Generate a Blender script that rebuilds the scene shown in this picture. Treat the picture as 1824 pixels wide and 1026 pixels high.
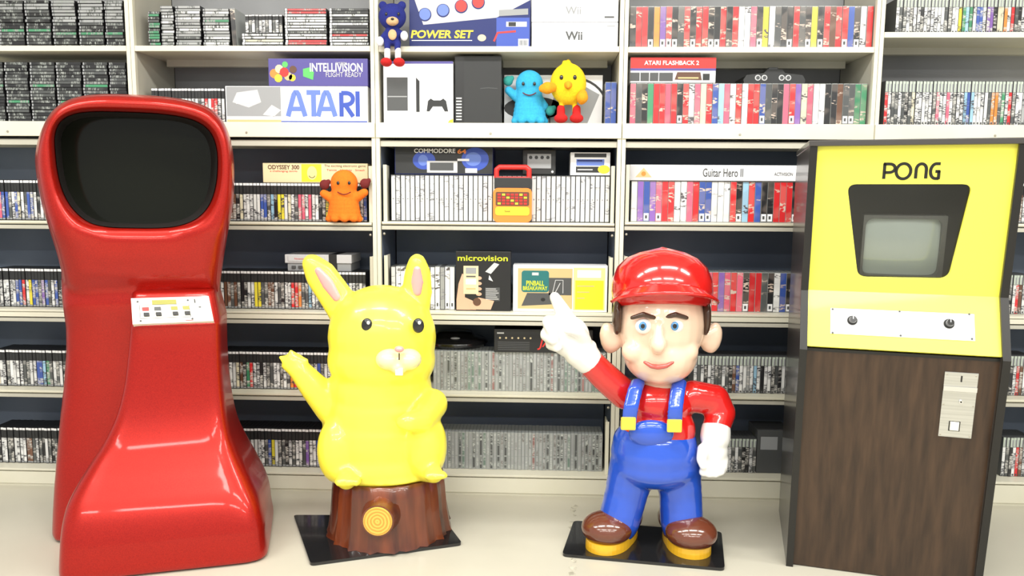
import bpy, bmesh, math, random
from mathutils import Vector, Matrix
R = math.radians
S = bpy.context.scene
col = S.collection
for o in list(bpy.data.objects): bpy.data.objects.remove(o)

# ------------------------------------------------------------------ camera
CAM = Vector((1.7509, -3.2756, 1.3232)); PITCH, YAW, ROLL, FPX = -0.1157, 0.0340, -0.0073, 1350.0
M3 = Matrix.Rotation(YAW, 3, 'Z') @ Matrix.Rotation(PITCH, 3, 'X') @ Matrix.Rotation(ROLL, 3, 'Y')
cd = bpy.data.cameras.new('camera'); cam = bpy.data.objects.new('camera', cd); col.objects.link(cam)
cd.sensor_width = 36.0; cd.lens = FPX / 1824 * 36.0; cd.clip_start = 0.05; cd.clip_end = 60
cam.matrix_world = Matrix.Translation(CAM) @ (M3 @ Matrix.Rotation(R(90), 3, 'X')).to_4x4()
S.camera = cam
# ------------------------------------------------------------------ world, lamps, exposure
S.view_settings.view_transform = 'Standard'; S.view_settings.look = 'None'
S.view_settings.exposure = 0.15; S.view_settings.gamma = 1.0; S.view_settings.use_curve_mapping = False
wd = bpy.data.worlds.new('world'); S.world = wd; wd.use_nodes = True
wd.node_tree.nodes['Background'].inputs[0].default_value = (1.0, 1.0, 0.97, 1)
wd.node_tree.nodes['Background'].inputs[1].default_value = 0.72
def lamp(x, y, z, sx, sy, power, rot=(0, 0, 0), colr=(1, 0.99, 0.95)):
    l = bpy.data.lights.new('ceiling_lamp', 'AREA'); l.shape = 'RECTANGLE'; l.size = sx; l.size_y = sy
    l.energy = power; l.color = colr
    o = bpy.data.objects.new('ceiling_lamp', l); col.objects.link(o); o.location = (x, y, z); o.rotation_euler = rot
for x in (-0.6, 1.0, 2.6, 4.2):
    for y in (-1.5, -3.3, -5.2):
        lamp(x, y, 2.98, 1.25, 0.28, 34)

# ------------------------------------------------------------------ unprojection of measured photo points
def ray(px, py): return M3 @ Vector(((px - 912) / FPX, 1, -(py - 513) / FPX))
def P(px, py, Y):
    d = ray(px, py); return CAM + d * ((Y - CAM.y) / d.y)
def G0(px, py, z=0.0):
    d = ray(px, py); return CAM + d * ((z - CAM.z) / d.z)

# ------------------------------------------------------------------ materials
MATS = {}
def mat(name, c=(.8, .8, .8), rough=.5, metal=0., coat=0., spec=.5, emit=None, trans=0., alpha=1.):
    m = bpy.data.materials.new(name); m.use_nodes = True; b = m.node_tree.nodes['Principled BSDF']
    b.inputs['Base Color'].default_value = (*c, 1); b.inputs['Roughness'].default_value = rough
    b.inputs['Metallic'].default_value = metal; b.inputs['Coat Weight'].default_value = coat
    b.inputs['Coat Roughness'].default_value = .06
    b.inputs['Specular IOR Level'].default_value = spec; b.inputs['Transmission Weight'].default_value = trans
    b.inputs['Alpha'].default_value = alpha
    MATS[name] = m; return m
def nodes(m): return m.node_tree.nodes, m.node_tree.links, m.node_tree.nodes['Principled BSDF']
def noisy(m, a, b, scale=(5, 5, 5), lo=.4, hi=.6, detail=3, coord='Object', rough=None, bump=0.):
    n, l, p = nodes(m)
    tc = n.new('ShaderNodeTexCoord'); mp = n.new('ShaderNodeMapping'); mp.inputs['Scale'].default_value = scale
    nz = n.new('ShaderNodeTexNoise'); nz.inputs['Scale'].default_value = 1; nz.inputs['Detail'].default_value = detail
    cr = n.new('ShaderNodeValToRGB'); cr.color_ramp.elements[0].position = lo; cr.color_ramp.elements[1].position = hi
    cr.color_ramp.elements[0].color = (*a, 1); cr.color_ramp.elements[1].color = (*b, 1)
    l.new(tc.outputs[coord], mp.inputs[0]); l.new(mp.outputs[0], nz.inputs['Vector']); l.new(nz.outputs[0], cr.inputs[0])
    l.new(cr.outputs[0], p.inputs['Base Color'])
    if bump:
        bp = n.new('ShaderNodeBump'); bp.inputs['Strength'].default_value = bump; bp.inputs['Distance'].default_value = .004
        l.new(nz.outputs[0], bp.inputs['Height']); l.new(bp.outputs[0], p.inputs['Normal'])
    return m
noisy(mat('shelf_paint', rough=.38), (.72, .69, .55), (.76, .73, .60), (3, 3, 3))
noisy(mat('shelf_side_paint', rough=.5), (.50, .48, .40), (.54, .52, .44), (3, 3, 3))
noisy(mat('back_blue', rough=.6), (.12, .152, .215), (.155, .19, .26), (2, 2, 2))
noisy(mat('back_grey', rough=.7), (.27, .275, .285), (.38, .385, .40), (1.3, 1.3, 1.3))
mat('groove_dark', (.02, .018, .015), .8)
mat('screw_metal', (.45, .42, .36), .35, .6)
mat('black', (.012, .012, .012), .45); mat('gloss_black', (.012, .012, .013), .16, coat=.3)
mat('white', (.86, .86, .86), .45); mat('grey', (.32, .33, .34), .5); mat('light_grey', (.6, .6, .61), .5); mat('dark_grey', (.075, .078, .08), .45)
mat('charcoal', (.022, .023, .024), .5)
mat('ink_blue', (.04, .085, .44), .4); mat('ink_lightblue', (.13, .21, .60), .4); mat('ink_purple', (.085, .070, .29), .4); mat('ink_navy', (.022, .032, .15), .4, spec=.3)
mat('ink_red', (.72, .03, .025), .4); mat('ink_orange', (.85, .25, .04), .4); mat('ink_yellow', (.88, .68, .04), .4); mat('ink_green', (.10, .5, .12), .4)
mat('ink_cream', (.80, .66, .40), .5); mat('ink_tan', (.60, .46, .22), .5); mat('ink_skin', (.72, .42, .28), .5); mat('ink_brown', (.12, .055, .03), .5)
mat('ink_paleyellow', (.85, .80, .30), .45); mat('ink_teal', (.02, .16, .16), .4); mat('ink_limeyellow', (.72, .78, .03), .4)
mat('card_white', (.86, .86, .88), .4); mat('card_black', (.014, .014, .015), .35)
mat('clear_case', (.36, .38, .37), .12, coat=.3)
mat('chrome', (.75, .75, .76), .14, 1.)
# statue and cabinet paints
noisy(mat('flake_red', rough=.30, metal=.45, coat=.30, spec=.35), (.32, .007, .004), (.44, .013, .006), (260, 260, 260), .3, .7)
mat('panel_cream', (.82, .80, .68), .4)
mat('lacquer_yellow', (.98, .89, .075), .30, coat=.35)
mat('lacquer_red', (.62, .012, .010), .18, coat=.8); mat('lacquer_blue', (.018, .085, .55), .18, coat=.8)
mat('lacquer_skin', (.86, .62, .46), .25, coat=.6); mat('lacquer_white', (.86, .85, .82), .25, coat=.5)
mat('lacquer_brown', (.135, .035, .016), .2, coat=.8); mat('hair_brown', (.055, .024, .012), .3, coat=.4)
mat('sole_yellow', (.80, .44, .02), .25, coat=.5); mat('lacquer_cream', (.90, .80, .42), .25, coat=.5); mat('lacquer_pink', (.82, .34, .33), .3, coat=.4)
mat('eye_blue', (.06, .27, .60), .15, coat=.6)
m = noisy(mat('bark', rough=.3, coat=.5), (.060, .014, .007), (.20, .048, .016), (16, 16, 1.6), .35, .68, 4, bump=.6)
m = mat('wood_rings', rough=.35, coat=.4); n, l, p = nodes(m)
tc = n.new('ShaderNodeTexCoord'); wv = n.new('ShaderNodeTexWave'); wv.wave_type = 'RINGS'; wv.rings_direction = 'Y'; wv.inputs['Scale'].default_value = 26; wv.inputs['Distortion'].default_value = 1.2; wv.inputs['Detail Scale'].default_value = 2
cr = n.new('ShaderNodeValToRGB'); cr.color_ramp.elements[0].color = (.62, .27, .03, 1); cr.color_ramp.elements[1].color = (.88, .52, .09, 1)
l.new(tc.outputs['Object'], wv.inputs[0]); l.new(wv.outputs[0], cr.inputs[0]); l.new(cr.outputs[0], p.inputs['Base Color'])
for nm, c in dict(blue=(.012, .02, .20), sky=(.035, .42, .72), orange=(.92, .19, .008), yellow=(.88, .62, .01), red=(.60, .012, .012), teal=(.03, .30, .27), maroon=(.16, .015, .015), tan=(.70, .45, .24), white=(.82, .82, .84), gold=(.88, .36, .01)).items():
    noisy(mat('plush_' + nm, rough=.9), tuple(v * .86 for v in c), c, (140, 140, 140), .35, .65, 2, bump=.25)
# cabinet panels
mat('panel_yellow', (.97, .92, .10), .35, coat=.15); mat('laminate_edge', (.009, .008, .007), .4); mat('vinyl_side', (.045, .040, .037), .3, coat=.3)
m = noisy(mat('walnut', rough=.4), (.024, .012, .006), (.066, .035, .018), (38, 38, 1.1), .3, .7, 5)
noisy(mat('brushed_steel', rough=.3, metal=.9), (.56, .56, .54), (.64, .64, .62), (3, 3, 160))
mat('crt_glass', (.58, .64, .60), .10, coat=1.0); mat('crt_bezel', (.13, .13, .125), .4)
mat('screen_dark', (.006, .007, .004), .10, spec=.25); mat('hood_liner', (.010, .007, .006), .5)
m = mat('pane', (.9, .9, .9)); n, l, p = nodes(m)
tr = n.new('ShaderNodeBsdfTransparent'); gl = n.new('ShaderNodeBsdfGlossy'); gl.inputs['Roughness'].default_value = .03; mx = n.new('ShaderNodeMixShader'); fr = n.new('ShaderNodeFresnel'); fr.inputs[0].default_value = 1.45
tr.inputs[0].default_value = (.95, .96, .95, 1); l.new(fr.outputs[0], mx.inputs[0]); l.new(tr.outputs[0], mx.inputs[1]); l.new(gl.outputs[0], mx.inputs[2]); l.new(mx.outputs[0], n['Material Output'].inputs[0])
# floor
m = noisy(mat('floor_paint', rough=.28), (.50, .475, .39), (.56, .53, .44), (1.6, 1.6, 1.6), .3, .7, 5)
noisy(mat('ceiling_tile', rough=.9), (.72, .72, .69), (.78, .78, .75), (30, 30, 30)); noisy(mat('wall_paint', rough=.8), (.10, .105, .12), (.12, .125, .14))
noisy(mat('scuff', rough=.6), (.30, .28, .22), (.56, .53, .43), (30, 30, 30), .35, .6)
# printed spines: object colour + printed marks
def spine(name, run, ink_a, ink_b, word=22., letter=190., thr=.50, rough=.28, tint=.35, blotch=12.):
    """printed spine: the object's colour, a slow second tint and rows of letter-like marks along axis run ('x' or 'z')"""
    m = mat(name, rough=rough, coat=.2); n, l, p = nodes(m)
    oi = n.new('ShaderNodeObjectInfo'); tc = n.new('ShaderNodeTexCoord'); ml = n.new('ShaderNodeMath'); ml.operation = 'MULTIPLY'; ml.inputs[1].default_value = 37.
    l.new(oi.outputs['Random'], ml.inputs[0]); cx = n.new('ShaderNodeCombineXYZ')
    for i in range(3): l.new(ml.outputs[0], cx.inputs[i])
    def noise(sc, detail=1):
        mp = n.new('ShaderNodeMapping'); mp.inputs['Scale'].default_value = sc; ad = n.new('ShaderNodeVectorMath')
        l.new(tc.outputs['Object'], mp.inputs[0]); l.new(mp.outputs[0], ad.inputs[0]); l.new(cx.outputs[0], ad.inputs[1])
        z = n.new('ShaderNodeTexNoise'); z.inputs['Scale'].default_value = 1.; z.inputs['Detail'].default_value = detail; l.new(ad.outputs[0], z.inputs['Vector']); return z.outputs[0]
    def step(v, t, w=.05):
        r = n.new('ShaderNodeMapRange'); r.inputs[1].default_value = t; r.inputs[2].default_value = t + w; r.clamp = True; l.new(v, r.inputs[0]); return r.outputs[0]
    sw = (lambda a, b: (a, 3., b)) if run == 'z' else (lambda a, b: (b, 3., a))
    wd_ = step(noise(sw(2., word)), thr); lt = step(noise(sw(60., letter)), .47, .10)
    mu = n.new('ShaderNodeMath'); mu.operation = 'MULTIPLY'; l.new(wd_, mu.inputs[0]); l.new(lt, mu.inputs[1])
    sp = n.new('ShaderNodeRGBToBW'); l.new(oi.outputs['Color'], sp.inputs[0])
    gt = n.new('ShaderNodeMath'); gt.operation = 'GREATER_THAN'; gt.inputs[1].default_value = .35; l.new(sp.outputs[0], gt.inputs[0])
    ink = n.new('ShaderNodeMixRGB'); ink.inputs[1].default_value = (*ink_a, 1); ink.inputs[2].default_value = (*ink_b, 1); l.new(gt.outputs[0], ink.inputs[0])
    tn = step(noise(sw(8., blotch)), .5, .08); tm = n.new('ShaderNodeMath'); tm.operation = 'MULTIPLY'; tm.inputs[1].default_value = tint; l.new(tn, tm.inputs[0])
    b1 = n.new('ShaderNodeMixRGB'); l.new(tm.outputs[0], b1.inputs[0]); l.new(oi.outputs['Color'], b1.inputs[1]); l.new(ink.outputs[0], b1.inputs[2])
    mx = n.new('ShaderNodeMixRGB'); l.new(mu.outputs[0], mx.inputs[0]); l.new(b1.outputs[0], mx.inputs[1]); l.new(ink.outputs[0], mx.inputs[2])
    l.new(mx.outputs[0], p.inputs['Base Color'])
spine('spine_upright', 'z', (.60, .58, .54), (.07, .07, .08), 26, 260, .48, tint=.30, blotch=30)
spine('spine_bold', 'z', (.62, .50, .42), (.10, .09, .10), 24, 150, .57, tint=.14, blotch=14)
spine('spine_flat', 'x', (.30, .32, .30), (.10, .11, .10), 30, 300, .50, tint=.12, blotch=12)
spine('spine_white', 'z', (.40, .40, .40), (.25, .25, .27), 22, 240, .56, tint=.0)
spine('spine_clear', 'z', (.46, .48, .46), (.20, .19, .18), 30, 200, .50, tint=.35, blotch=26)

# ------------------------------------------------------------------ mesh builder
class MB:
    def __init__(s): s.v = []; s.f = []; s.mi = []; s.ms = []; s.sm = []
    def mid(s, m):
        if m not in s.ms: s.ms.append(m)
        return s.ms.index(m)
    def add(s, vs, fs, m, smooth=False):
        b = len(s.v); s.v += [tuple(v) for v in vs]; k = s.mid(m)
        for f in fs: s.f.append([b + i for i in f]); s.mi.append(k); s.sm.append(smooth)
    def box(s, x0, x1, y0, y1, z0, z1, m, bev=0.):
        if bev <= 0:
            s.add([(x0, y0, z0), (x1, y0, z0), (x1, y1, z0), (x0, y1, z0), (x0, y0, z1), (x1, y0, z1), (x1, y1, z1), (x0, y1, z1)],
                  [(0, 3, 2, 1), (4, 5, 6, 7), (0, 1, 5, 4), (1, 2, 6, 5), (2, 3, 7, 6), (3, 0, 4, 7)], m)
        else:
            bm = bmesh.new(); bmesh.ops.create_cube(bm, size=1)
            for v in bm.verts: v.co = Vector(((x0 + x1) / 2 + v.co.x * (x1 - x0), (y0 + y1) / 2 + v.co.y * (y1 - y0), (z0 + z1) / 2 + v.co.z * (z1 - z0)))
            bmesh.ops.bevel(bm, geom=bm.edges[:], offset=bev, segments=2, affect='EDGES', profile=.6)
            s.bm(bm, m)
    def bm(s, bm, m, smooth=False, T=None):
        bm.verts.ensure_lookup_table(); idx = {v: i for i, v in enumerate(bm.verts)}
        s.add([(T @ v.co if T else v.co) for v in bm.verts], [[idx[v] for v in f.verts] for f in bm.faces], m, smooth); bm.free()
    def prism(s, pts, y0, y1, m):      # polygon in xz (counter-clockwise seen from -y), extruded along y
        n = len(pts)
        s.add([(x, y0, z) for x, z in pts] + [(x, y1, z) for x, z in pts],
              [list(range(n)), list(range(2 * n - 1, n - 1, -1))] + [(i, i + n, (i + 1) % n + n, (i + 1) % n) for i in range(n)], m)
    def ell(s, c, r, m, rot=None, seg=24, ring=14, smooth=True):
        bm = bmesh.new(); bmesh.ops.create_uvsphere(bm, u_segments=seg, v_segments=ring, radius=1)
        T = Matrix.Translation(c) @ (rot.to_4x4() if rot else Matrix()) @ Matrix.Diagonal((*r, 1)); s.bm(bm, m, smooth, T)
    def cone(s, a, b, ra, rb, m, seg=20, smooth=True):
        a, b = Vector(a), Vector(b); d = b - a
        q = d.to_track_quat('Z', 'Y'); vs = []
        for p, r in ((a, ra), (b, rb)):
            for i in range(seg):
                t = 2 * math.pi * i / seg; vs.append(p + q @ Vector((r * math.cos(t), r * math.sin(t), 0)))
        s.add(vs, [(i, (i + 1) % seg, (i + 1) % seg + seg, i + seg) for i in range(seg)], m, smooth)
        s.add(vs[:seg], [list(range(seg - 1, -1, -1))], m); s.add(vs[seg:], [list(range(seg))], m)
    def chain(s, pts, m):              # tapered limb: [(point, radius), ...]
        for (a, ra), (b, rb) in zip(pts, pts[1:]):
            a, b = Vector(a), Vector(b); n = max(2, int((b - a).length / (min(ra, rb) * .35)))
            for i in range(n + 1):
                t = i / n; s.ell(a.lerp(b, t), (ra + (rb - ra) * t,) * 3, m, seg=16, ring=10)
    def tube(s, pts, r, m, seg=10):
        for a, b in zip(pts, pts[1:]): s.cone(a, b, r, r, m, seg)
        for p in pts[1:-1]: s.ell(p, (r, r, r), m, seg=seg, ring=6)
    def loft(s, loops, m, cap0=True, cap1=True, smooth=True):
        n = len(loops[0]); vs = [p for L in loops for p in L]
        fs = [(k * n + i, k * n + (i + 1) % n, (k + 1) * n + (i + 1) % n, (k + 1) * n + i) for k in range(len(loops) - 1) for i in range(n)]
        s.add(vs, fs, m, smooth)
        if cap0: s.add(loops[0], [list(range(n - 1, -1, -1))], m)
        if cap1: s.add(loops[-1], [list(range(n))], m)
    def mesh(s, name):
        me = bpy.data.meshes.new(name); me.from_pydata(s.v, [], s.f)
        for k in s.ms: me.materials.append(MATS[k])
        me.polygons.foreach_set('material_index', s.mi); me.polygons.foreach_set('use_smooth', s.sm); me.update(); return me
    def build(s, name, parent=None, loc=(0, 0, 0)):
        o = bpy.data.objects.new(name, s.mesh(name)); col.objects.link(o); o.location = loc
        if parent: o.parent = parent
        return o
def tag(o, label, cat, group=None, kind=None):
    if label: o['label'] = label
    if cat: o['category'] = cat
    if group: o['group'] = group
    if kind: o['kind'] = kind
    return o
def root(name, label, cat, loc, rz=0., group=None):
    o = bpy.data.objects.new(name, None); col.objects.link(o); o.empty_display_size = .05
    o.location = loc; o.rotation_euler.z = rz; return tag(o, label, cat, group)
def fuse(mb, name, parent, voxel=.008, smooth=8, loc=(0, 0, 0), fac=.5):
    """melt overlapping closed shapes into one continuous skin"""
    o = bpy.data.objects.new('tmp', mb.mesh('tmp')); col.objects.link(o)
    a = o.modifiers.new('r', 'REMESH'); a.mode = 'VOXEL'; a.voxel_size = voxel; a.use_smooth_shade = True
    if smooth: b = o.modifiers.new('s', 'SMOOTH'); b.factor = fac; b.iterations = smooth
    dg = bpy.context.evaluated_depsgraph_get(); me = bpy.data.meshes.new_from_object(o.evaluated_get(dg)); me.name = name
    bpy.data.objects.remove(o)
    me.materials.clear(); me.materials.append(MATS[mb.ms[0]])
    me.polygons.foreach_set('use_smooth', [True] * len(me.polygons)); me.polygons.foreach_set('material_index', [0] * len(me.polygons))
    n = bpy.data.objects.new(name, me); col.objects.link(n); n.location = loc
    if parent: n.parent = parent
    return n
# flat printing on a front face (x right, z up, facing -y); k = layer
def rect(mb, x0, x1, z0, z1, m, k=1): mb.prism([(x0, z0), (x1, z0), (x1, z1), (x0, z1)], -.0005 * k, .0005, m)
def poly(mb, pts, m, k=1):
    a = sum(p[0] * q[1] - q[0] * p[1] for p, q in zip(pts, pts[1:] + pts[:1]))
    mb.prism(pts if a > 0 else pts[::-1], -.0005 * k, .0005, m)
def disc(mb, cx, cz, rx, rz, m, k=1, n=24): mb.prism([(cx + rx * math.cos(2 * math.pi * i / n), cz + rz * math.sin(2 * math.pi * i / n)) for i in range(n)], -.0005 * k, .0005, m)
def rrect_pts(x0, x1, z0, z1, r, n=5):
    o = []
    for cx, cz, a in ((x1 - r, z0 + r, -90), (x1 - r, z1 - r, 0), (x0 + r, z1 - r, 90), (x0 + r, z0 + r, 180)):
        for i in range(n + 1): t = R(a + 90 * i / n); o.append((cx + r * math.cos(t), cz + r * math.sin(t)))
    return o
def stroke(mb, pts, w, m, k=1, closed=False):
    n = len(pts); 
    if closed: pts = pts + pts[:2]
    q = [Vector(p) for p in pts]; L, Rr = [], []
    for i, p in enumerate(q):
        d = Vector((0, 0))
        if i > 0: d += (p - q[i - 1]).normalized()
        if i < len(q) - 1: d += (q[i + 1] - p).normalized()
        if d.length < 1e-6: d = Vector((1, 0))
        d.normalize(); nn = Vector((-d.y, d.x)) * w / 2; L.append(p + nn); Rr.append(p - nn)
    for i in range(len(q) - 1): poly(mb, [tuple(Rr[i]), tuple(Rr[i + 1]), tuple(L[i + 1]), tuple(L[i])], m, k)
def arc(cx, cz, rx, rz, a0, a1, n=14): return [(cx + rx * math.cos(R(a0 + (a1 - a0) * i / n)), cz + rz * math.sin(R(a0 + (a1 - a0) * i / n))) for i in range(n + 1)]
_tc = {}
def text(mb, s, x, z, h, m, k=2, w=None, shear=0., bold=0., align='L', vertical=False):
    """lettering h high at x, z (baseline left)"""
    key = (s, shear, bold)
    if key not in _tc:
        c = bpy.data.curves.new('t', 'FONT'); c.body = s; c.shear = shear; c.offset = bold; c.resolution_u = 3; c.fill_mode = 'FRONT'
        o = bpy.data.objects.new('t', c); col.objects.link(o); dg = bpy.context.evaluated_depsgraph_get()
        me = bpy.data.meshes.new_from_object(o.evaluated_get(dg)); vs = [v.co.copy() for v in me.vertices]; fs = [tuple(p.vertices) for p in me.polygons]
        bpy.data.objects.remove(o); bpy.data.meshes.remove(me); bpy.data.curves.remove(c); _tc[key] = (vs, fs)
    vs, fs = _tc[key]
    if not vs: return
    x0 = min(v.x for v in vs); x1 = max(v.x for v in vs); z0 = min(v.y for v in vs); z1 = max(v.y for v in vs)
    sz = h / (z1 - z0); sx = (w / (x1 - x0)) if w else sz
    off = {'L': 0, 'C': -(x1 - x0) * sx / 2, 'R': -(x1 - x0) * sx}[align]
    if vertical: out = [(x - (v.y - z0) * sz, -.0005 * k, z + off + (v.x - x0) * sx) for v in vs]
    else: out = [(x + off + (v.x - x0) * sx, -.0005 * k, z + (v.y - z0) * sz) for v in vs]
    mb.add(out, fs, m)

# ------------------------------------------------------------------ the room
W = 1.05
def structure(name, mb): return tag(mb.build(name), None, None, kind='structure')
b = MB(); b.box(-4, 8, -7, 1.2, -.06, 0, 'floor_paint'); structure('floor', b)
b = MB(); b.box(-4, 8, -7, 1.2, 3.05, 3.1, 'ceiling_tile'); structure('ceiling', b)
b = MB(); b.box(-4, 8, .62, .70, 0, 3.05, 'wall_paint'); structure('wall_back', b)

# ------------------------------------------------------------------ shelving
BAYS = ['left-hand bay', 'second bay', 'middle bay', 'fourth bay', 'right-hand bay']
S1 = [1.966, 1.966, 1.964, 1.962, 2.022]; S2 = 1.648; S3 = [1.216, 1.220, 1.226, 1.232, 1.238]; S4 = [.822, .826, .832, .838, .844]; S5 = [.452, .456, .464, .472, .48]; S6 = [.085, .09, .097, .104, .11]
UD, LD = .34, .34
def shelf_z(bay, row): return [S1[bay], S2, S3[bay], S4[bay], S5[bay], S6[bay]][row]
for k in range(5):
    x0, x1 = (k - 1) * W, k * W
    u = root('shelving_unit', ['cream metal shelving bay at far left, behind the red cabinet', 'cream metal shelving bay between the red cabinet and the yellow statue', 'cream metal shelving bay in the middle, behind the pointing statue arm', 'cream metal shelving bay left of the yellow and walnut cabinet', 'cream metal shelving bay at far right, behind the yellow and walnut cabinet'][k], 'shelving', (x0, 0, 0), group='joined bays of cream shelving')
    h = .0185
    for a, c in ((0, h), (W - h, W)):
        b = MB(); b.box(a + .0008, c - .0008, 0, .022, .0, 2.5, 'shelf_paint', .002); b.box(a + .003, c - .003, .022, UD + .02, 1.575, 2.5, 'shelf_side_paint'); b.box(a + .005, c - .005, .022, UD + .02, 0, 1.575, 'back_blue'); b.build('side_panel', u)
    b = MB(); b.box(h, W - h, UD + .02, UD + .03, 0, 1.575, 'back_blue'); b.box(h, W - h, UD + .02, UD + .03, 1.575, 2.5, 'back_grey'); b.build('back_panel', u)
    # upper shelves: board, folded front lip, rear stiffener beam
    z = S1[k]
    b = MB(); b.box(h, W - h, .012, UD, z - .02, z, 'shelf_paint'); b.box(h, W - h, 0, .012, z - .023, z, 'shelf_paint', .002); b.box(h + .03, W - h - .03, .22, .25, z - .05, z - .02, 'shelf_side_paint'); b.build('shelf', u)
    z = S2
    b = MB(); b.box(h, W - h, .004, UD, z - .02, z, 'shelf_paint'); b.box(h - .016, W - h + .016, -.006, .004, z - .064, z - .001, 'shelf_paint', .002); b.build('shelf', u)
    sc = MB(); sc.cone((W * .47, -.0065, z - .045), (W * .47, -.0095, z - .045), .005, .004, 'screw_metal', 12); sc.build('screw', u)
    # roof rail of the lower half
    b = MB(); b.box(h, W - h, .012, .03, 1.548, 1.572, 'shelf_side_paint'); b.box(h, W - h, .03, UD, 1.556, 1.575, 'shelf_side_paint'); b.build('top_rail', u)
    for row, zt in ((2, S3[k]), (3, S4[k]), (4, S5[k]), (5, S6[k])):
        b = MB(); b.box(h + .004, W - h - .004, .010, LD, zt - .014, zt, 'shelf_paint'); b.box(h + .004, W - h - .004, 0, .010, zt - .010, zt, 'shelf_paint', .002)
        if row == 3: b.box(h + .002, W - h - .002, .002, .012, zt - .034, zt - .013, 'shelf_paint', .002)
        lo = {2: .018, 3: .039, 4: .017, 5: 0}[row]
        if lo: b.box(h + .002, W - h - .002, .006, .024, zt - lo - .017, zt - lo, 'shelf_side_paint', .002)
        b.box(h + .002, W - h - .002, .020, LD, zt - lo - .014, zt - .015, 'groove_dark')  # near-black fill paints the shade between the lips and under the shelf
        b.build('shelf', u)
        for xx in (h + .010, W - h - .016):
            b = MB(); b.box(xx, xx + .006, .03, .12, zt + .0005, zt + .245, 'shelf_paint', .001); b.box(xx - .004, xx + .012, .028, .034, zt + .0005, zt + .245, 'shelf_paint', .001); b.build('end_bracket', u)
        for xx in (h + .012, W - h - .012):
            b = MB(); b.ell((xx, .012, zt - lo - .035), (.006, .006, .006), 'screw_metal', seg=12, ring=8); b.build('shelf_pin', u)
    b = MB(); b.box(h - .016, W - h + .016, .004, .03, .012, S6[k] - .016, 'shelf_paint', .002); b.box(h - .016, W - h + .016, .010, .03, 0, .012, 'shelf_paint'); b.build('kick_plate', u)

# ------------------------------------------------------------------ game cases
ONES = ['zeroth', 'first', 'second', 'third', 'fourth', 'fifth', 'sixth', 'seventh', 'eighth', 'ninth', 'tenth', 'eleventh', 'twelfth', 'thirteenth', 'fourteenth', 'fifteenth', 'sixteenth', 'seventeenth', 'eighteenth', 'nineteenth']
TENS = {20: ('twenty', 'twentieth'), 30: ('thirty', 'thirtieth'), 40: ('forty', 'fortieth'), 50: ('fifty', 'fiftieth'), 60: ('sixty', 'sixtieth'), 70: ('seventy', 'seventieth')}
def nth(i):
    if i < 20: return ONES[i]
    t = i // 10 * 10; return TENS[t][1] if i == t else TENS[t][0] + '-' + ONES[i - t]
SHELF = ['top shelf', 'second shelf', 'third shelf', 'fourth shelf', 'fifth shelf', 'bottom shelf']
COL = dict(w=('white', (.78, .78, .77)), k=('black', (.022, .022, .024)), d=('dark grey', (.085, .09, .09)), g=('green', (.06, .26, .13)), b=('blue', (.05, .10, .38)), r=('red', (.66, .03, .035)),
           p=('pink', (.72, .13, .20)), o=('orange', (.78, .25, .05)), y=('yellow', (.78, .66, .06)), n=('brown', (.16, .075, .045)), v=('purple', (.24, .12, .42)), c=('pale blue', (.33, .55, .72)), q=('dull red', (.30, .15, .14)), j=('dull green', (.16, .23, .19)), a=('grey', (.36, .37, .37)), e=('cream', (.72, .66, .48)))
_mesh = {}
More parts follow.
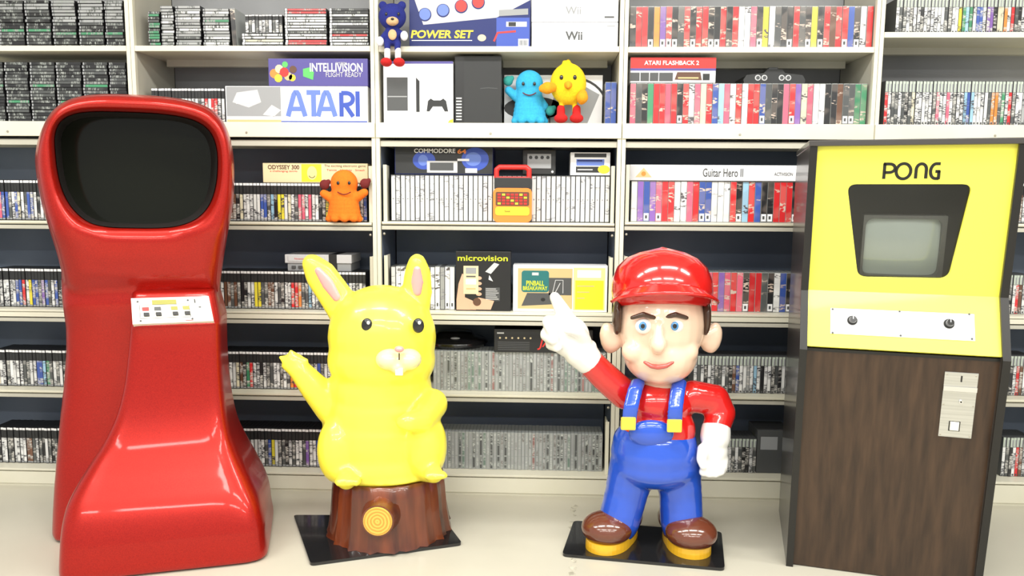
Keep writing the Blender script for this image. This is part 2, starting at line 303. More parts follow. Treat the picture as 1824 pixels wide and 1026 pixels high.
def case_mesh(kind, w, h, d):
    key = (kind, round(w, 4), round(h, 4), round(d, 3))
    if key in _mesh: return _mesh[key]
    b = MB(); x = w / 2 - .0004
    if kind == 'ps':       # black case, printed lower sleeve, black head with a pale logo strip
        b.box(-x, x, 0, d, 0, h, 'card_black', .0012); z0 = .06 * h
        rect(b, -x * .86, x * .86, .02 * h, .055 * h, 'grey'); rect(b, -x * .86, x * .86, z0, .70 * h, 'spine_upright'); rect(b, -x * .75, x * .75, .72 * h, .90 * h, 'charcoal'); rect(b, -x * .9, x * .9, .925 * h, .985 * h, 'white')
    elif kind == 'xb':     # pale head; dark body colours in the shaded gaps between cases
        b.box(-x, x, 0, d, 0, h, 'dark_grey', .0012); rect(b, -x * .88, x * .88, .01 * h, .74 * h, 'spine_upright'); rect(b, -x * .80, x * .80, .75 * h, .985 * h, 'pale_green'); rect(b, x * .15, x * .8, .76 * h, .93 * h, 'grey', 2); rect(b, -x * .5, x * .5, .02 * h, .07 * h, 'dark_grey', 2)
    elif kind == 'full':
        b.box(-x, x, 0, d, 0, h, 'clear_case', .0012); rect(b, -x * .94, x * .94, .015 * h, .985 * h, 'spine_bold')
    elif kind == 'label':
        b.box(-x, x, 0, d, 0, h, 'clear_case', .0012); rect(b, -x * .94, x * .94, .015 * h, .985 * h, 'spine_bold'); rect(b, -x * .8, x * .8, .03 * h, .21 * h, 'card_white', 2); rect(b, -x * .4, x * .3, .08 * h, .16 * h, 'dark_grey', 3)
    elif kind == 'white':  # dark body paints shaded seams between the white spines
        b.box(-x, x, 0, d, 0, h, 'dark_grey', .0012); rect(b, -x * .80, x * .80, .02 * h, .98 * h, 'spine_white'); rect(b, -x * .3, x * .3, .47 * h, .50 * h, 'grey', 2)
    elif kind == 'clear':
        b.box(-x, x, 0, d, 0, h, 'clear_case', .0012); rect(b, -x * .62, x * .62, .03 * h, .34 * h, 'spine_clear'); rect(b, -x * .62, x * .62, .38 * h, .97 * h, 'spine_clear')
    elif kind == 'flat':   # lying jewel case, spine along x
        b.box(-x, x, 0, d, .0004, h - .0004, 'card_black', .0008); rect(b, -x * .80, x * .97, .12 * h, .88 * h, 'spine_flat'); rect(b, -x * .97, -x * .84, .15 * h, .85 * h, 'grey')
    elif kind == 'flatw':
        b.box(-x, x, 0, d, .0004, h - .0004, 'charcoal', .0008); rect(b, -x * .84, x * .97, .2 * h, .85 * h, 'spine_flat'); rect(b, -x * .97, -x * .87, .1 * h, .9 * h, 'card_white')
    _mesh[key] = b.mesh('game_case'); return _mesh[key]
mat('pale_green', (.52, .58, .50), .3)
rng = random.Random(7)
NCASE = 0
def put_case(kind, w, h, d, loc, ccode, label, group, name='game_case', tilt=0., jit=.12):
    o = bpy.data.objects.new(name, case_mesh(kind, w, h, d)); col.objects.link(o); o.location = loc; o.rotation_euler.y = tilt
    c = COL[ccode][1]; j = 1 + rng.uniform(-jit, jit); o.color = (*(min(1, v * j) for v in c), 1)
    tag(o, label, 'game case', group); return o
def row(bay, srow, x0, x1, ytop, ybot, n, kind, codes, noun, side='left', Y=.07, name=None, d=.12, where=None, zbase=None):
    name = name or {'slim game case': 'slim_game_case', 'white game case': 'white_game_case'}.get(noun, 'game_case')
    """upright cases filling photo x0..x1 on a shelf; codes = palette string (exact when len==n, otherwise drawn from)"""
    zt = zbase if zbase is not None else shelf_z(bay, srow)
    a, c = P(x0, ybot, Y), P(x1, ybot, Y); w = (c.x - a.x) / n; h = abs(P((x0 + x1) / 2, ytop, Y).z - P((x0 + x1) / 2, ybot, Y).z)
    grp = f'{noun}s on the {SHELF[srow]} of the {BAYS[bay]}'
    for i in range(n):
        cc = codes[i] if len(codes) == n else rng.choice(codes)
        kd = kind if isinstance(kind, str) else rng.choice(kind)
        if cc.isupper(): kd = 'label'; cc = cc.lower()
        q = i + 1 if side == 'left' else n - i
        lab = f'{COL[cc][0]}-spined {noun}, {nth(q)} from {side}, {SHELF[srow]} of {BAYS[bay]}' if not where else f'{COL[cc][0]}-spined {noun}, {nth(q)} {where}'
        hh = h
        put_case(kd, w, hh, d, (a.x + w * (i + .5), Y + rng.uniform(-.003, .003), zt + .0006), cc, lab, grp, name)
def stack(bay, srow, x0, x1, ybot, n, hpx, kind, codes, which, Y=.05, d=.13, zbase=None, name='flat_case', noun='flat disc case'):
    zt = (zbase if zbase is not None else shelf_z(bay, srow)) + .0006
    a, c = P(x0, ybot, Y), P(x1, ybot, Y); s = abs(P(x0, ybot, Y).z - P(x0, ybot - 10, Y).z) / 10; h = hpx * s
    for i in range(n):
        cc = codes[i] if len(codes) == n else rng.choice(codes)
        lab = f'{COL[cc][0]} {noun}, {nth(i + 1)} from bottom in {which}'
        put_case(kind, c.x - a.x, h, d, ((a.x + c.x) / 2 + rng.uniform(-.0015, .0015), Y + rng.uniform(-.004, .004), zt + h * i), cc, lab, f'flat cases stacked on the {SHELF[srow]} of the {BAYS[bay]}', name)
    return zt + h * n
# left-hand bay
for i, (x0, x1) in enumerate(((0, 45), (48, 92), (96, 138), (142, 186), (189, 221))):
    stack(0, 0, x0, x1, 80, 15, 5.6, 'flat', 'kkkdgkkdaaaaaaa' if i > 1 else 'kkkddgkkkdkdaak', f'{nth(i + 1)} stack, top shelf, left-hand bay')
for i, (x0, x1) in enumerate(((-28, 11), (14, 55), (58, 102), (105, 149), (152, 196), (199, 228))):
    stack(0, 1, x0, x1, 218, 19, 5.6, 'flat', 'kkkddkgkdkkkddkkkkk' if i % 2 else 'kkkdkkkkddkgdkkddkk', f'{nth(i + 1)} stack, second shelf, left-hand bay')
row(0, 2, -6, 85, 319, 391, 16, 'ps', 'wpbbdwbewdbbwkwd', 'slim game case')
row(0, 3, -4, 116, 468, 537, 21, 'ps', 'dwwwwwbbrwybbdvbdwbkd', 'slim game case')
row(0, 4, -4, 126, 622, 687, 22, 'ps', 'ewwdwwwwddwwbbcgdwdwkd', 'slim game case')
row(0, 5, -6, 116, 760, 823, 22, 'ps', 'wkwwdkwwwwnndwdkwdkdkk', 'slim game case')
# second bay
zt = stack(1, 0, 266, 286, 83, 13, 5.0, 'flat', 'ggkgggkggdkgk', 'green stack, top shelf, second bay')
stack(1, 0, 289, 311, 83, 14, 5.3, 'flat', 'aaaaawaawawaaa', 'grey stack right of the green stack')
stack(1, 0, 314, 359, 83, 15, 5.0, 'flat', 'aaadaawaaawawaa', 'wide grey stack, top shelf, second bay')
stack(1, 0, 363, 410, 83, 14, 5.0, 'flat', 'wwawaawwagaawa', 'pale stack left of the leaning black case')
a = P(419, 83, .05)
put_case('full', .022, .165, .12, (a.x, .05, S1[1] + .0012), 'k', 'black game case standing alone between the flat stacks on the top shelf', None, tilt=-.05, jit=0)
zt = stack(1, 0, 431, 505, 83, 5, 5.2, 'flatw', 'wweww', 'low stack under upright cases, top shelf')
row(1, 0, 437, 503, 20, 53, 11, 'ps', 'wdwdwwdwdwk', 'small game case', Y=.05, zbase=zt)
stack(1, 0, 508, 583, 83, 14, 5.0, 'flatw', 'wrrwwkwwwwwwrr', 'white and red stack, top shelf, second bay')
stack(1, 0, 587, 657, 83, 14, 5.0, 'flatw', 'kwwwrkdkwdkwkk', 'stack against the right post, second bay')
row(1, 1, 272, 401, 152, 214, 22, 'ps', 'wdwdwwwwrwwwwwdwrwrrww', 'slim game case', Y=.06)
row(1, 2, 410, 654, 323, 392, 40, 'ps', 'nnkewwwwwbbdckyywewdppwpwwkkyddwbkkdbwwb', 'slim game case', side='right')
row(1, 3, 388, 652, 472, 540, 44, 'ps', 'wwnndndkkwwyyddnnwdkwwrroddcwwdkbwwwwdbwwdwd', 'slim game case', side='right')
row(1, 4, 392, 590, 625, 692, 33, 'ps', 'gdcwwenkgrwwkwddwwkwdorddwddwbdww', 'slim game case')
row(1, 5, 412, 576, 764, 832, 27, 'ps', 'kdwdwdwwwwdbywddkwdwwdvwwbb', 'slim game case')
# middle bay
row(2, 1, 1077, 1097, 145, 221, 2, 'full', 'bb', 'game case', Y=.06, where='on the second shelf beside the bay post')
row(2, 2, 697, 1085, 314, 397, 45, 'white', 'w', 'white game case')
row(2, 3, 697, 810, 468, 545, 13, ['white', 'label'], 'wwwawwwwwwaww', 'white game case')
row(2, 4, 772, 1078, 641, 711, 50, 'clear', 'aadaajdaqwadaqaaadajd', 'clear cartridge case', side='right', name='cartridge_case')
row(2, 5, 779, 1072, 784, 850, 47, 'clear', 'aadaqdaaadajdqaadda', 'clear cartridge case', side='right', name='cartridge_case')
# fourth bay
row(3, 0, 1121, 1552, 9, 84, 40, 'full', 'krrKoVRKdrKrrKKrkrwwpKywdkKrdKyKrnrRbKwr'[:40], 'cartridge box', Y=.03, name='cartridge_box')
row(3, 1, 1121, 1541, 152, 225, 40, 'full', 'pdkgrrprKrwperbcpwrwrrBdkkpRvepwwkknDDgg', 'cartridge box', Y=.03, name='cartridge_box')
row(3, 2, 1123, 1442, 328, 401, 29, 'full', 'wvBvPrrwwprBBwwwrKcrbKKrrrKro', 'cartridge box', name='cartridge_box')
row(3, 3, 1234, 1442, 485, 556, 19, 'full', 'prPrvprpKrrdKwbKnrr', 'cartridge box', name='cartridge_box', side='right')
row(3, 4, 1234, 1428, 640, 706, 31, 'xb', 'wdwkwwddwdknbwwawcwkwwkdkwwkwwd', 'pale-topped game case', side='right')
row(3, 5, 1282, 1345, 785, 846, 10, 'xb', 'dkwdwdkkwd', 'pale-topped game case')
# right-hand bay
row(4, 0, 1594, 1836, -3, 60, 39, 'xb', 'wddwkwwkwwwwwwddwwygcgwbbwvvkeeowrdkwwwwd'[:39], 'pale-topped game case', Y=.03)
row(4, 1, 1572, 1836, 147, 226, 43, 'xb', 'rwddwdkdewwwwwdpwwpwdwwcbcwwwwdoodgwrdwwaaw', 'pale-topped game case', Y=.03)
for sr, yt, yb, z in ((2, 336, 408, 0), (3, 488, 558, 0), (4, 645, 716, 0), (5, 780, 850, 0)):
    row(4, sr, 1782, 1836, yt, yb, 9, 'xb' if sr > 2 else 'ps', 'wdkwrnwwa', 'pale-topped game case' if sr > 2 else 'slim game case', side='right')

# ------------------------------------------------------------------ boxed consoles and toys on the shelves
def boxed(name, label, cat, bay, srow, x0, x1, ytop, ybot, m, Y, d, zbase=None, bev=.002, tiltx=0):
    a, c = P(x0, (ytop + ybot) / 2, Y), P(x1, (ytop + ybot) / 2, Y); xm = (x0 + x1) / 2
    h = P(xm, ytop, Y).z - P(xm, ybot, Y).z; w = c.x - a.x
    zt = (shelf_z(bay, srow) if zbase is None else zbase) + .0008
    o = root(name, label, cat, (a.x, Y, zt)); b = MB(); b.box(0, w, 0, d, 0, h, m, bev)
    return o, b, w, h
def fin(o, b, letters=None, lname='lettering'):
    b.build('carton', o)
    if letters and letters.v: letters.build(lname, o)
caseh = lambda yt, yb, Y: P(900, yt, Y).z - P(900, yb, Y).z
# blue power set box (top shelf, middle bay)
o, b, w, h = boxed('console_box', 'large blue game set box with round red and blue pads on top shelf', 'box', 2, 0, 729, 945, -8, 82, 'ink_navy', .04, .22)
poly(b, [(.02, h), (.06, h * .46), (.36 * w / .5, h * .60), (w, h * .95), (w, h)], 'light_grey', 1)
rect(b, .72 * w, w - .004, .004, h * .60, 'ink_blue', 1)
for cx, cz, mm in ((.13, .66, 'ink_blue'), (.28, .74, 'ink_blue'), (.43, .82, 'ink_orange'), (.57, .90, 'ink_orange')):
    disc(b, cx * w, cz * h, .028, .028, 'ink_navy', 2); disc(b, cx * w, cz * h + .002, .024, .024, {'ink_blue': 'ink_lightblue'}.get(mm, 'ink_red'), 3)
poly(b, [(.74 * w, h * .75), (.98 * w, h * .78), (.98 * w, h * .66), (.74 * w, h * .63)], 'grey', 2); rect(b, .80 * w, .97 * w, .42 * h, .52 * h, 'light_grey', 2); rect(b, .82 * w, .88 * w, .43 * h, .51 * h, 'charcoal', 3)
stroke(b, [(.70 * w, .13 * h), (.73 * w, .30 * h), (.88 * w, .33 * h)], .008, 'ink_red', 3); disc(b, .60 * w, .20 * h, .018, .014, 'ink_cream', 2); rect(b, .90 * w, .985 * w, .03 * h, .18 * h, 'card_white', 3)
for i in range(6): rect(b, (.912 + i * .011) * w, (.917 + i * .011) * w, .05 * h, .15 * h, 'black', 4)
t = MB(); text(t, 'POWER SET', .006, .19 * h, .034, 'ink_yellow', 3, w=.52 * w, shear=.15, bold=.03); rect(t, .01, .52 * w, .14 * h, .155 * h, 'white', 3)
fin(o, b, t)
# two white console boxes
o, b, w, h = boxed('console_box', 'plain white console box lying on the top shelf, lower of two', 'box', 2, 0, 947, 1101, 37.5, 83, 'card_white', .035, .25, bev=.004); hz = o.location.z + h
t = MB(); text(t, 'Wii', w * .49, h * .30, h * .34, 'dark_grey', 2, align='C', bold=.025); rect(t, w * .87, w * .96, h * .84, h * .87, 'grey', 2); fin(o, b, t)
o, b, w, h = boxed('console_box', 'plain white console box stacked on another white box, upper of two', 'box', 2, 0, 947, 1102, -10, 36, 'card_white', .035, .25, zbase=hz, bev=.004)
t = MB(); text(t, 'Wii', w * .48, h * .30, h * .30, 'grey', 2, align='C', bold=.01); rect(t, w * .84, w * .95, h * .16, h * .22, 'dark_grey', 2); fin(o, b, t)
# second shelf, second bay: big printed box and purple box above it
o, b, w, h = boxed('console_box', 'wide white console box with a grey photograph and large blue letters', 'box', 1, 1, 402, 655, 152, 216, 'card_white', .008, .25); hz = o.location.z + h
pw = .39 * w; rect(b, .004, pw, .05 * h, .985 * h, 'grey', 1); rect(b, .004, pw, .0, .06 * h, 'ink_tan', 2); poly(b, [(.03, .55 * h), (.05, .82 * h), (.14, .90 * h), (.155, .55 * h), (.10, .40 * h)], 'light_grey', 2); poly(b, [(.045, .50 * h), (.06, .62 * h), (.145, .72 * h), (.15, .56 * h)], 'white', 3)
poly(b, [(.16, .2 * h), (.20, .48 * h), (.24, .33 * h), (.21, .15 * h)], 'light_grey', 2); rect(b, .004, pw, .06 * h, .16 * h, 'light_grey', 2); rect(b, pw, w - .003, .0, .03 * h, 'ink_blue', 2)
t = MB(); lh = .70 * h; zb = .16 * h; sw = .026; lx = pw + .030
def letA(x, ww): 
    stroke(t, [(x, zb), (x + ww * .36, zb + lh * .86), (x + ww * .44, zb + lh * .96), (x + ww * .56, zb + lh * .96), (x + ww * .64, zb + lh * .86), (x + ww, zb)], sw * .8, 'ink_lightblue', 2); stroke(t, [(x + ww * .2, zb + lh * .30), (x + ww * .8, zb + lh * .30)], sw * .7, 'ink_lightblue', 3)
letA(lx, .075); stroke(t, [(lx + .082, zb + lh * .95), (lx + .142, zb + lh * .95)], sw * .8, 'ink_lightblue', 2); stroke(t, [(lx + .112, zb), (lx + .112, zb + lh * .95)], sw * .8, 'ink_lightblue', 3)
letA(lx + .130, .075); rx = lx + .232; stroke(t, [(rx, zb), (rx, zb + lh * .95)], sw * .7, 'ink_blue', 3); stroke(t, [(rx, zb + lh * .93)] + arc(rx + .022, zb + lh * .70, .028, lh * .23, 90, -90, 10) + [(rx + .008, zb + lh * .45)], sw * .7, 'ink_blue', 2); stroke(t, [(rx + .016, zb + lh * .47), (rx + .050, zb)], sw * .7, 'ink_blue', 4)
stroke(t, [(rx + .070, zb), (rx + .070, zb + lh)], sw * .7, 'ink_blue', 2); text(t, '5200', w - .006, zb, .026, 'light_grey', 2, w=.095, vertical=True)
fin(o, b, t)
o, b, w, h = boxed('console_box', 'slim purple console box lying on top of the wide white box', 'box', 1, 1, 478, 655, 102, 151, 'ink_purple', .008, .18, zbase=hz)
for i, (cx, cz, r_, mm) in enumerate(((.06, .45, .02, 'ink_orange'), (.11, .62, .018, 'ink_cream'), (.16, .50, .02, 'ink_red'), (.20, .35, .018, 'ink_tan'), (.25, .60, .016, 'ink_brown'), (.10, .28, .017, 'ink_yellow'), (.24, .30, .015, 'ink_yellow'), (.17, .78, .013, 'ink_green'))): disc(b, cx * w, cz * h, r_, r_, mm, 1 + i % 3, 10)
poly(b, [(.35 * w, .35 * h), (.35 * w, .62 * h), (.42 * w, .68 * h), (.46 * w, .50 * h), (.45 * w, .22 * h)], 'ink_green', 2)
t = MB(); text(t, 'INTELLIVISION', .42 * w, .52 * h, .036, 'white', 3, w=.53 * w, bold=.02); text(t, 'FLIGHT READY', .58 * w, .33 * h, .02, 'light_grey', 3, w=.36 * w); text(t, 'SYSTEM', .68 * w, .78 * h, .010, 'light_grey', 3); fin(o, b, t)
# third shelf, second bay: cream odyssey-like box
zc = S3[1] + caseh(323, 393, .07)
o, b, w, h = boxed('console_box', 'long cream game box lying across the cases behind the orange plush', 'box', 1, 2, 468, 655, 285, 320, 'ink_cream', .085, .2, zbase=zc)
rect(b, .37 * w, .56 * w, .05 * h, .95 * h, 'ink_yellow', 1); disc(b, .47 * w, .5 * h, .022, .03, 'ink_paleyellow', 2); stroke(b, arc(.47 * w, .42 * h, .014, .014, 200, 340, 8), .003, 'ink_brown', 3)
t = MB(); text(t, 'ODYSSEY 300', .05 * w, .68 * h, .019, 'ink_brown', 2, w=.30 * w, bold=.02); text(t, 'a challenging tennis', .07 * w, .52 * h, .010, 'ink_red', 2, w=.26 * w); text(t, 'The exciting electronic game', .59 * w, .78 * h, .013, 'ink_brown', 2, w=.39 * w); text(t, 'Tennis   Hockey   Smash', .61 * w, .58 * h, .011, 'ink_red', 2, w=.36 * w); fin(o, b, t)
# fourth shelf, second bay: grey console with dark stripe
zc = S4[1] + caseh(472, 540, .07)
a = P(507, 455, .09); o = root('game_console', 'light grey boxy game console with black stripe on row of cases', 'console', (a.x, .09, zc + .001)); s = P(626, 455, .09).x - a.x
b = MB(); b.box(0, s, 0, .18, .036, .075, 'light_grey', .003); b.box(0.01, s - .004, .006, .175, 0, .036, 'grey', .003); b.build('body', o); b = MB(); b.box(.66 * s, .78 * s, -.0015, .178, .004, .0765, 'black', .001); b.build('stripe', o)
b = MB(); b.box(.05 * s, .60 * s, -.002, .0, .044, .068, 'light_grey', .002); b.build('cartridge_door', o)
for q in (.1, .2): b = MB(); b.box(q * s, (q + .06) * s, -.001, .006, .012, .024, 'dark_grey', .001); b.build('push_button', o)
b = MB(); text(b, 'Nintendo', .15 * s, .052, .008, 'ink_red', 6); b.build('lettering', o)
# third shelf, middle bay: dark blue computer box, cube console, small box, toy
zc = S3[2] + caseh(314, 398, .07)
o, b, w, h = boxed('console_box', 'dark blue computer box resting on white cases, left of the orange toy', 'box', 2, 2, 703, 878, 262, 312, 'ink_navy', .08, .2, zbase=zc)
rect(b, .003, .997 * w, .003, .99 * h, 'charcoal', 1); disc(b, .30 * w, .5 * h, .05, .04, 'ink_blue', 2); disc(b, .82 * w, .55 * h, .06, .05, 'ink_blue', 2); disc(b, .80 * w, .55 * h, .035, .03, 'ink_lightblue', 3); disc(b, .29 * w, .5 * h, .022, .024, 'ink_lightblue', 3); rect(b, .33 * w, .64 * w, .06 * h, .48 * h, 'light_grey', 4); rect(b, .36 * w, .60 * w, .14 * h, .42 * h, 'dark_grey', 5); rect(b, .72 * w, .84 * w, .06 * h, .22 * h, 'card_white', 5); rect(b, .64 * w, .76 * w, .48 * h, .56 * h, 'card_white', 5)
t = MB(); text(t, 'COMMODORE', .20 * w, .76 * h, .019, 'white', 6, w=.42 * w, bold=.02); text(t, '64', .64 * w, .74 * h, .020, 'ink_orange', 6, w=.09 * w, bold=.03); fin(o, b, t)
a = P(931, 290, .09); o = root('game_console', 'small black cube console with grey front and four round ports', 'console', (a.x, .09, zc + .001)); s = P(990, 290, .09).x - a.x
b = MB(); b.box(0, s, 0, .15, 0, .11, 'charcoal', .006); b.build('body', o); b = MB(); b.box(.14 * s, .86 * s, -.004, .002, .028, .092, 'grey', .002); b.build('front_plate', o)
for i in range(4): b = MB(); b.cone(((.24 + .173 * i) * s, -.004, .076), ((.24 + .173 * i) * s, -.006, .076), .0075, .007, 'black', 14); b.build('controller_port', o)
b = MB(); b.ell((.9 * s, 0, .014), (.006, .004, .006), 'white', seg=10, ring=6); b.build('light', o)
o, b, w, h = boxed('console_box', 'small white and blue handheld box with yellow burst, middle bay', 'box', 2, 2, 1016, 1087, 272, 313, 'card_white', .08, .16, zbase=zc)
rect(b, .1 * w, .9 * w, .78 * h, .95 * h, 'charcoal', 1); rect(b, .15 * w, .85 * w, .42 * h, .70 * h, 'ink_lightblue', 1); rect(b, .17 * w, .8 * w, .60 * h, .67 * h, 'ink_navy', 2); rect(b, .14 * w, .84 * w, .12 * h, .38 * h, 'charcoal', 2); rect(b, .18 * w, .56 * w, .22 * h, .27 * h, 'light_grey', 3); disc(b, .84 * w, .26 * h, .026, .018, 'ink_yellow', 4); fin(o, b)
Y = .018; a = P(878, 398, Y); s = P(947, 398, Y).x - a.x; hh = P(912, 296, Y).z - P(912, 398, Y).z
o = root('electronic_toy', 'orange handheld spelling toy with carry handle and yellow base strip', 'toy', (a.x, Y, S3[2] + .0012))
b = MB(); b.prism(rrect_pts(0, s, 0, hh * .60, .022), 0, .045, 'ink_orange'); b.build('body', o)
b = MB(); b.box(.03 * s, .97 * s, .004, .042, hh * .58, hh * .78, 'charcoal', .003); b.build('display', o)
b = MB(); hx = [(.08 * s, hh * .76), (.08 * s, hh * .92), (.16 * s, hh * .965), (.84 * s, hh * .965), (.92 * s, hh * .92), (.92 * s, hh * .76)]; stroke(b, hx, .020, 'ink_orange'); b2 = MB()
b2.tube([(x, .022, z) for x, z in hx], .011, 'ink_red', 12); b2.box(.06 * s, .94 * s, .010, .036, hh * .755, hh * .80, 'ink_red', .004); b2.build('handle', o)
b = MB(); b.prism(rrect_pts(.07 * s, .93 * s, hh * .29, hh * .53, .006), -.002, .002, 'ink_brown')
for i in range(7):
    for j in range(4): b.box((.12 + .112 * i) * s, (.20 + .112 * i) * s, -.004, 0, hh * (.31 + .052 * j), hh * (.345 + .052 * j), 'ink_red' if (i + j) % 4 else 'ink_yellow')
b.build('keypad', o); b = MB(); b.prism(rrect_pts(.06 * s, .94 * s, hh * .12, hh * .27, .012), -.002, .002, 'ink_yellow'); text(b, 'Speak', .30 * s, hh * .17, .010, 'ink_brown', 8); b.build('base_strip', o)
# fourth shelf, middle bay
o, b, w, h = boxed('handheld_box', 'black upright handheld game box showing a hand holding the console', 'box', 2, 3, 812, 910, 440, 546, 'card_black', .05, .07)
poly(b, [(.003, .05), (.012, .12), (.028, .165), (.04, .16), (.04, .06), (.075, .045), (.09, .004), (.003, .004)], 'ink_skin', 1); [disc(b, .102, zz, .013, .008, 'ink_skin', 1, 14) for zz in (.075, .098, .122, .146)]; poly(b, [(.06, .03), (.10, .06), (.17, .045), (.155, .006), (.065, .006)], 'ink_skin', 4); rect(b, .034, .100, .075, .200, 'ink_cream', 2); rect(b, .044, .090, .165, .192, 'grey', 3); rect(b, .044, .090, .118, .142, 'card_white', 3); rect(b, .046, .088, .150, .156, 'dark_grey', 3); rect(b, .046, .088, .095, .102, 'ink_tan', 3)
disc(b, .094, .040, .018, .018, 'ink_brown', 5); poly(b, [(.13, .175), (.17, .215), (.192, .208), (.155, .165)], 'light_grey', 2); poly(b, [(.145, .14), (.148, .16), (.165, .132)], 'white', 2); rect(b, .13, .195, .045, .105, 'dark_grey', 2)
for i in range(6): rect(b, .133, .19 - .006 * (i % 3), .052 + .009 * i, .055 + .009 * i, 'light_grey', 3)
t = MB(); text(t, 'microvision', .008, .222, .024, 'ink_limeyellow', 3, w=w - .022, bold=.015); fin(o, b, t)
o, b, w, h = boxed('console_box', 'wide cream and yellow pinball game box beside the black handheld box', 'box', 2, 3, 914, 1082, 465, 548, 'card_white', .05, .1)
rect(b, .05 * w, .63 * w, .06 * h, .93 * h, 'ink_tan', 1); rect(b, .64 * w, .975 * w, .04 * h, .95 * h, 'ink_paleyellow', 1); rect(b, .66 * w, .96 * w, .06 * h, .68 * h, 'ink_limeyellow', 2); rect(b, .68 * w, .93 * w, .74 * h, .90 * h, 'card_white', 2)
b.prism(rrect_pts(.09 * w, .38 * w, .42 * h, .88 * h, .012), -.0015, 0, 'ink_teal'); poly(b, [(.09 * w, .12 * h), (.15 * w, .40 * h), (.40 * w, .40 * h), (.42 * w, .16 * h)], 'dark_grey', 2); disc(b, .32 * w, .26 * h, .010, .008, 'black', 3); rect(b, .38 * w, .62 * w, .36 * h, .73 * h, 'dark_grey', 2); stroke(b, [(.42 * w, .40 * h), (.45 * w, .68 * h), (.53 * w, .68 * h), (.53 * w, .40 * h)], .003, 'light_grey', 3); stroke(b, [(.45 * w, .42 * h), (.50 * w, .62 * h)], .003, 'light_grey', 3)
for i in range(3): rect(b, .68 * w, (.86 - .05 * i) * w, (.55 - .13 * i) * h, (.57 - .13 * i) * h, 'ink_tan', 3)
t = MB(); text(t, 'PINBALL', .235 * w, .56 * h, .022, 'ink_limeyellow', 5, w=.19 * w, align='C', bold=.02); text(t, 'BREAKAWAY', .235 * w, .46 * h, .018, 'ink_limeyellow', 5, w=.26 * w, align='C', bold=.02); rect(t, .20 * w, .27 * w, .78 * h, .84 * h, 'light_grey', 5); fin(o, b, t)
# fifth shelf, middle bay
zc = S5[2] + caseh(641, 711, .07)
o, b, w, h = boxed('console_box', 'black console box with row of dots and red letters behind white glove', 'box', 2, 4, 880, 1056, 597, 638, 'card_black', .06, .2, zbase=zc)
rect(b, .004, w - .004, .78 * h, .99 * h, 'charcoal', 1)
for i in range(6): disc(b, (.06 + .062 * i) * w, .62 * h, .0045, .0045, 'ink_cream', 2, 12)
for i in range(5): rect(b, .04 * w, .36 * w, (.10 + .08 * i) * h, (.13 + .08 * i) * h, 'dark_grey', 2)
rect(b, .03 * w, .10 * w, .80 * h, .86 * h, 'light_grey', 2); t = MB(); text(t, 'JAGUAR', .44 * w, .12 * h, .056, 'ink_red', 3, w=.50 * w, shear=.25, bold=.01); fin(o, b, t)
a = P(790, 637, .10); o = root('game_console', 'low round black game console lying on clear cases beside yellow statue', 'console', (a.x + .040, .22, zc + .001))
b = MB(); prof = [(.02, 0), (.125, 0), (.135, .018), (.12, .034), (.085, .042), (.07, .062), (.03, .068), (.002, .068)]
b.loft([[(r_ * 1.15 * math.cos(2 * math.pi * i / 32), r_ * math.sin(2 * math.pi * i / 32), z) for i in range(32)] for r_, z in prof], 'gloss_black'); b.build('body', o); b = MB(); b.ell((0.01, -.085, .046), (.022, .012, .006), 'grey'); b.build('lid_badge', o)
# second shelf, middle bay: white console box, black box, grey box
o, b, w, h = boxed('console_box', 'upright white console box picturing a black console and its controller', 'box', 2, 1, 683, 807, 112, 222, 'card_white', .03, .12)
rect(b, 0, w, .96 * h, h, 'ink_purple', 1); rect(b, .05 * w, .35 * w, .20 * h, .74 * h, 'dark_grey', 1); rect(b, .06 * w, .34 * w, .42 * h, .44 * h, 'grey', 2); poly(b, [(.47 * w, .18 * h), (.47 * w, .74 * h), (.52 * w, .68 * h), (.52 * w, .18 * h)], 'charcoal', 1)
poly(b, [(.62 * w, .19 * h), (.64 * w, .36 * h), (.68 * w, .40 * h), (.72 * w, .37 * h), (.82 * w, .37 * h), (.86 * w, .40 * h), (.90 * w, .36 * h), (.93 * w, .19 * h), (.88 * w, .19 * h), (.84 * w, .27 * h), (.71 * w, .27 * h), (.66 * w, .19 * h)], 'charcoal', 1); poly(b, [(.92 * w, .0), (w, .0), (w, .07 * h), (.95 * w, .05 * h)], 'ink_limeyellow', 2)
fin(o, b)
o, b, w, h = boxed('console_box', 'tall plain black console box beside the white console box', 'box', 2, 1, 810, 893, 100, 221, 'card_black', .045, .16)
rect(b, .2 * w, w - .002, .004, h - .004, 'charcoal', 1)
for i in range(8): rect(b, .03 * w, .15 * w, (.05 + .045 * i) * h, (.07 + .045 * i) * h, 'light_grey', 2)
stroke(b, [(.55 * w, .52 * h), (.72 * w, .53 * h), (.92 * w, .52 * h)], .003, 'dark_grey', 2); fin(o, b)
o, b, w, h = boxed('console_box', 'white and grey console box standing behind the blue and yellow plushes', 'box', 2, 1, 898, 1073, 130, 221, 'card_white', .14, .10)
poly(b, [(.42 * w, .0), (.55 * w, .85 * h), (.80 * w, .80 * h), (.97 * w, .62 * h), (.84 * w, .0)], 'grey', 1); stroke(b, arc(.70 * w, .35 * h, .15, .13, 20, 120, 10), .010, 'black', 2); disc(b, .30 * w, .35 * h, .13, .05, 'charcoal', 1); stroke(b, [(.47 * w, 0), (.46 * w, .5 * h)], .005, 'black', 2); fin(o, b)
